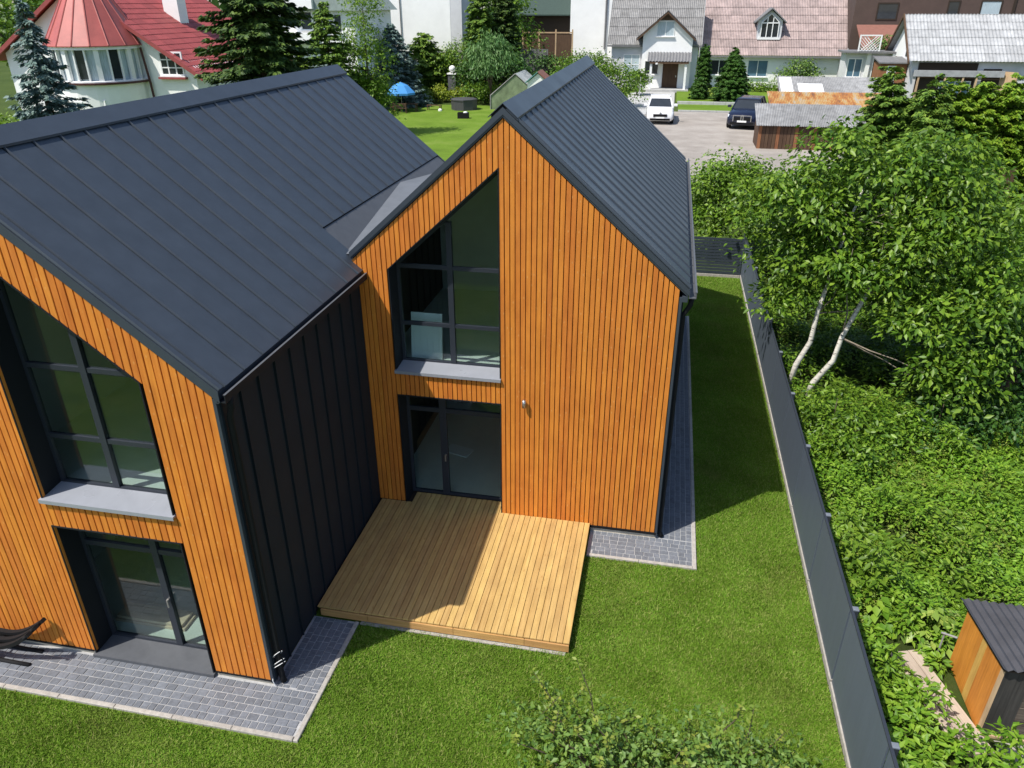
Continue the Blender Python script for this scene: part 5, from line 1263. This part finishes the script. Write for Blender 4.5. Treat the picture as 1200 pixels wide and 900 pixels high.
MB().box(22.8, 74.2, 0, 25.3, 77, 4.0).build('wall', 'reddishwood', SK); MB().yz([(73.9, 4.0), (77.0, 4.4), (77.0, 4.5), (73.9, 4.12)], 22.6, 25.35).build('roof', 'slatedk', SK)
win(SK, 23.5, 24.3, 2.2, 3.8, 74.2, 1, 3, 'dkglass')
BH = empty('brown_house', (0, 0, 0), 0, 'large dark brown house behind the pale slate outbuilding', 'house')
MB().box(22.5, 90, 0, 47, 100, 10.5).build('wall', 'brownwall', BH)
for (x0, x1, z0, z1, gl) in ((24.9, 27.2, 7.6, 9.4, 'dkglass'), (32.3, 33.6, 7.6, 9.6, 'dkglass'), (35.7, 37.9, 7.5, 9.6, 'curtain'), (40.3, 43.6, 7.4, 9.5, 'dkglass')):
    win(BH, x0, x1, z0, z1, 90, 1, 1, gl, 'membrane', False, .14)
MB().box(39.0, 89.85, 4, 39.25, 89.99, 10.5).build('downpipe', 'membrane', BH)
MB().prism([(23.0, 83.4, 4.1), (30.5, 83.4, 4.1), (30.5, 89.9, 7.0), (23.0, 89.9, 7.0)], (0, 0, .12)).build('porch_roof', 'brownroof', BH)
MB().box(23.4, 84, 0, 30, 89.95, 4.05).build('porch', 'brownwall', BH)
tree('leafy_tree', 'tree in the gap between pink roof and brown house', 25.2, 97.5, 11, [(0, 0, 8.6, 2.4, 2, 2.4), (.5, 0, 6, 2.4, 2, 2.2)], 200, 11, .42, 'leaflight', 130, .5, .2)
tree('leafy_bush', 'bush on the flat roof side of the glazed extension', 24.6, 83.6, 6.0, [(0, 0, 5.0, 1.4, 1.2, 1.2), (.3, 0, 3.4, 1.3, 1.2, 1.3)], 130, 11, .32, 'shrub', 131, .35, .08, 'bush')

# ------------------------------------------------------------------ white buildings in the back
WB = empty('white_house', (0, 0, 0), 0, 'tall plain white house wall behind the squat blue spruce', 'house')
MB().box(-28.8, 76, 0, -21.9, 86, 13).build('wall', 'white', WB)
MB().box(-21.895, 76.02, 0, -20.6, 85, 12.9).build('side_wall', 'greyplaster', WB)
MB().tube([(-27.6, 75.9, 5), (-27.6, 75.9, 12.9)], .06, 6).build('downpipe', 'slatedk', WB)
MB().xz([(-29.3, 12.9), (-20.3, 12.9), (-24.8, 16)], 75.5, 86.5).build('roof', 'slatedk', WB)
tag(MB().tube([(-28.2, 72, 0), (-28.9, 72, 12.5)], .11, 8).build('utility_pole', 'slatedk'), 'thin dark utility pole in front of the plain white wall', 'pole')
WC = empty('white_block', (0, 0, 0), 0, 'white block with drainpipe left of the porch house', 'house')
MB().box(-11.2, 96, 0, -4.2, 106, 14).build('wall', 'white', WC)
MB().tube([(-6.55, 95.86, 4), (-6.55, 95.86, 13.9)], .13, 8).build('downpipe', 'slatedk', WC)
MB().xz([(-11.7, 13.95), (-3.7, 13.95), (-7.7, 16.5)], 95.5, 106.5).build('roof', 'slatedk', WC)
DG = empty('dark_garage', (0, 0, 0), 0, 'dark timber garage with green sheet roof and brown fence', 'garage')
MB().box(-18.5, 100, 0, -11.3, 106, 8.0).build('wall', 'membrane', DG)
MB().prism([(-19, 99, 7.9), (-11.3, 99, 7.9), (-11.3, 104, 11.5), (-19, 104, 11.5)], (0, 0, .15)).build('roof', plain('dark_green_sheet', (.025, .05, .04), .7), DG)
fo = empty('veranda_fence', (-16.4, 90, 0), 0, 'brown panel fence with pale posts in front of the dark garage', 'fence')
for i in range(3): box('fence_panel', 'oldwood', fo, .12+i*2.1, 0, 0, 2.0+i*2.1, .06, 6.0)
for i in range(4): box('post', 'tanwood', fo, i*2.1-.08, -.05, 0, i*2.1+.08, .09, 6.5)
box('rail', 'tanwood', fo, .1, -.06, 6.05, 6.3, .05, 6.2)
BW = empty('pale_house', (0, 0, 0), 0, 'pale blue-white house with a small gabled window behind the pines', 'house')
MB().box(-34.2, 60, 0, -26.6, 70, 8.9).build('wall', 'white', BW)
MB().xz([(-34.8, 8.85), (-26.0, 8.85), (-29.5, 12.5)], 59.4, 70.5).build('roof', plain('grey_green_tiles', (.25, .30, .28), .7), BW)
MB().xz([(-33.3, 9.0), (-30.2, 9.0), (-30.2, 9.9), (-31.75, 10.9), (-33.3, 9.9)], 59.0, 62).build('gable', 'white', BW)
win(BW, -31.9, -30.7, 7.2, 8.8, 60, 1, 1, 'dkglass'); win(BW, -28.6, -27.8, 7.0, 8.6, 60, 1, 1, 'dkglass')
MB().box(-33.6, 58.9, 6.2, -30.4, 59.98, 7.0).build('balcony', 'white', BW)

# ------------------------------------------------------------------ far wood along the horizon
rng = np.random.default_rng(9)
n = 9000
x = rng.uniform(-240, 260, n); y = rng.uniform(125, 175, n); z = rng.random(n)**.7*(9+3*np.sin(x*.21)+2*np.sin(x*.083))
p = np.stack([x, y, z], 1); ax = rng.normal(size=(n, 3)); nr = rng.normal(size=(n, 3))*.6+np.array([0, -.4, .8])
L = rng.uniform(1.5, 3.4, n)
tag(leaves('far_wood', p, ax, nr, L, L*.4, 'farleaf'), 'dark far wood closing the view behind the houses', 'wood', kind='stuff')
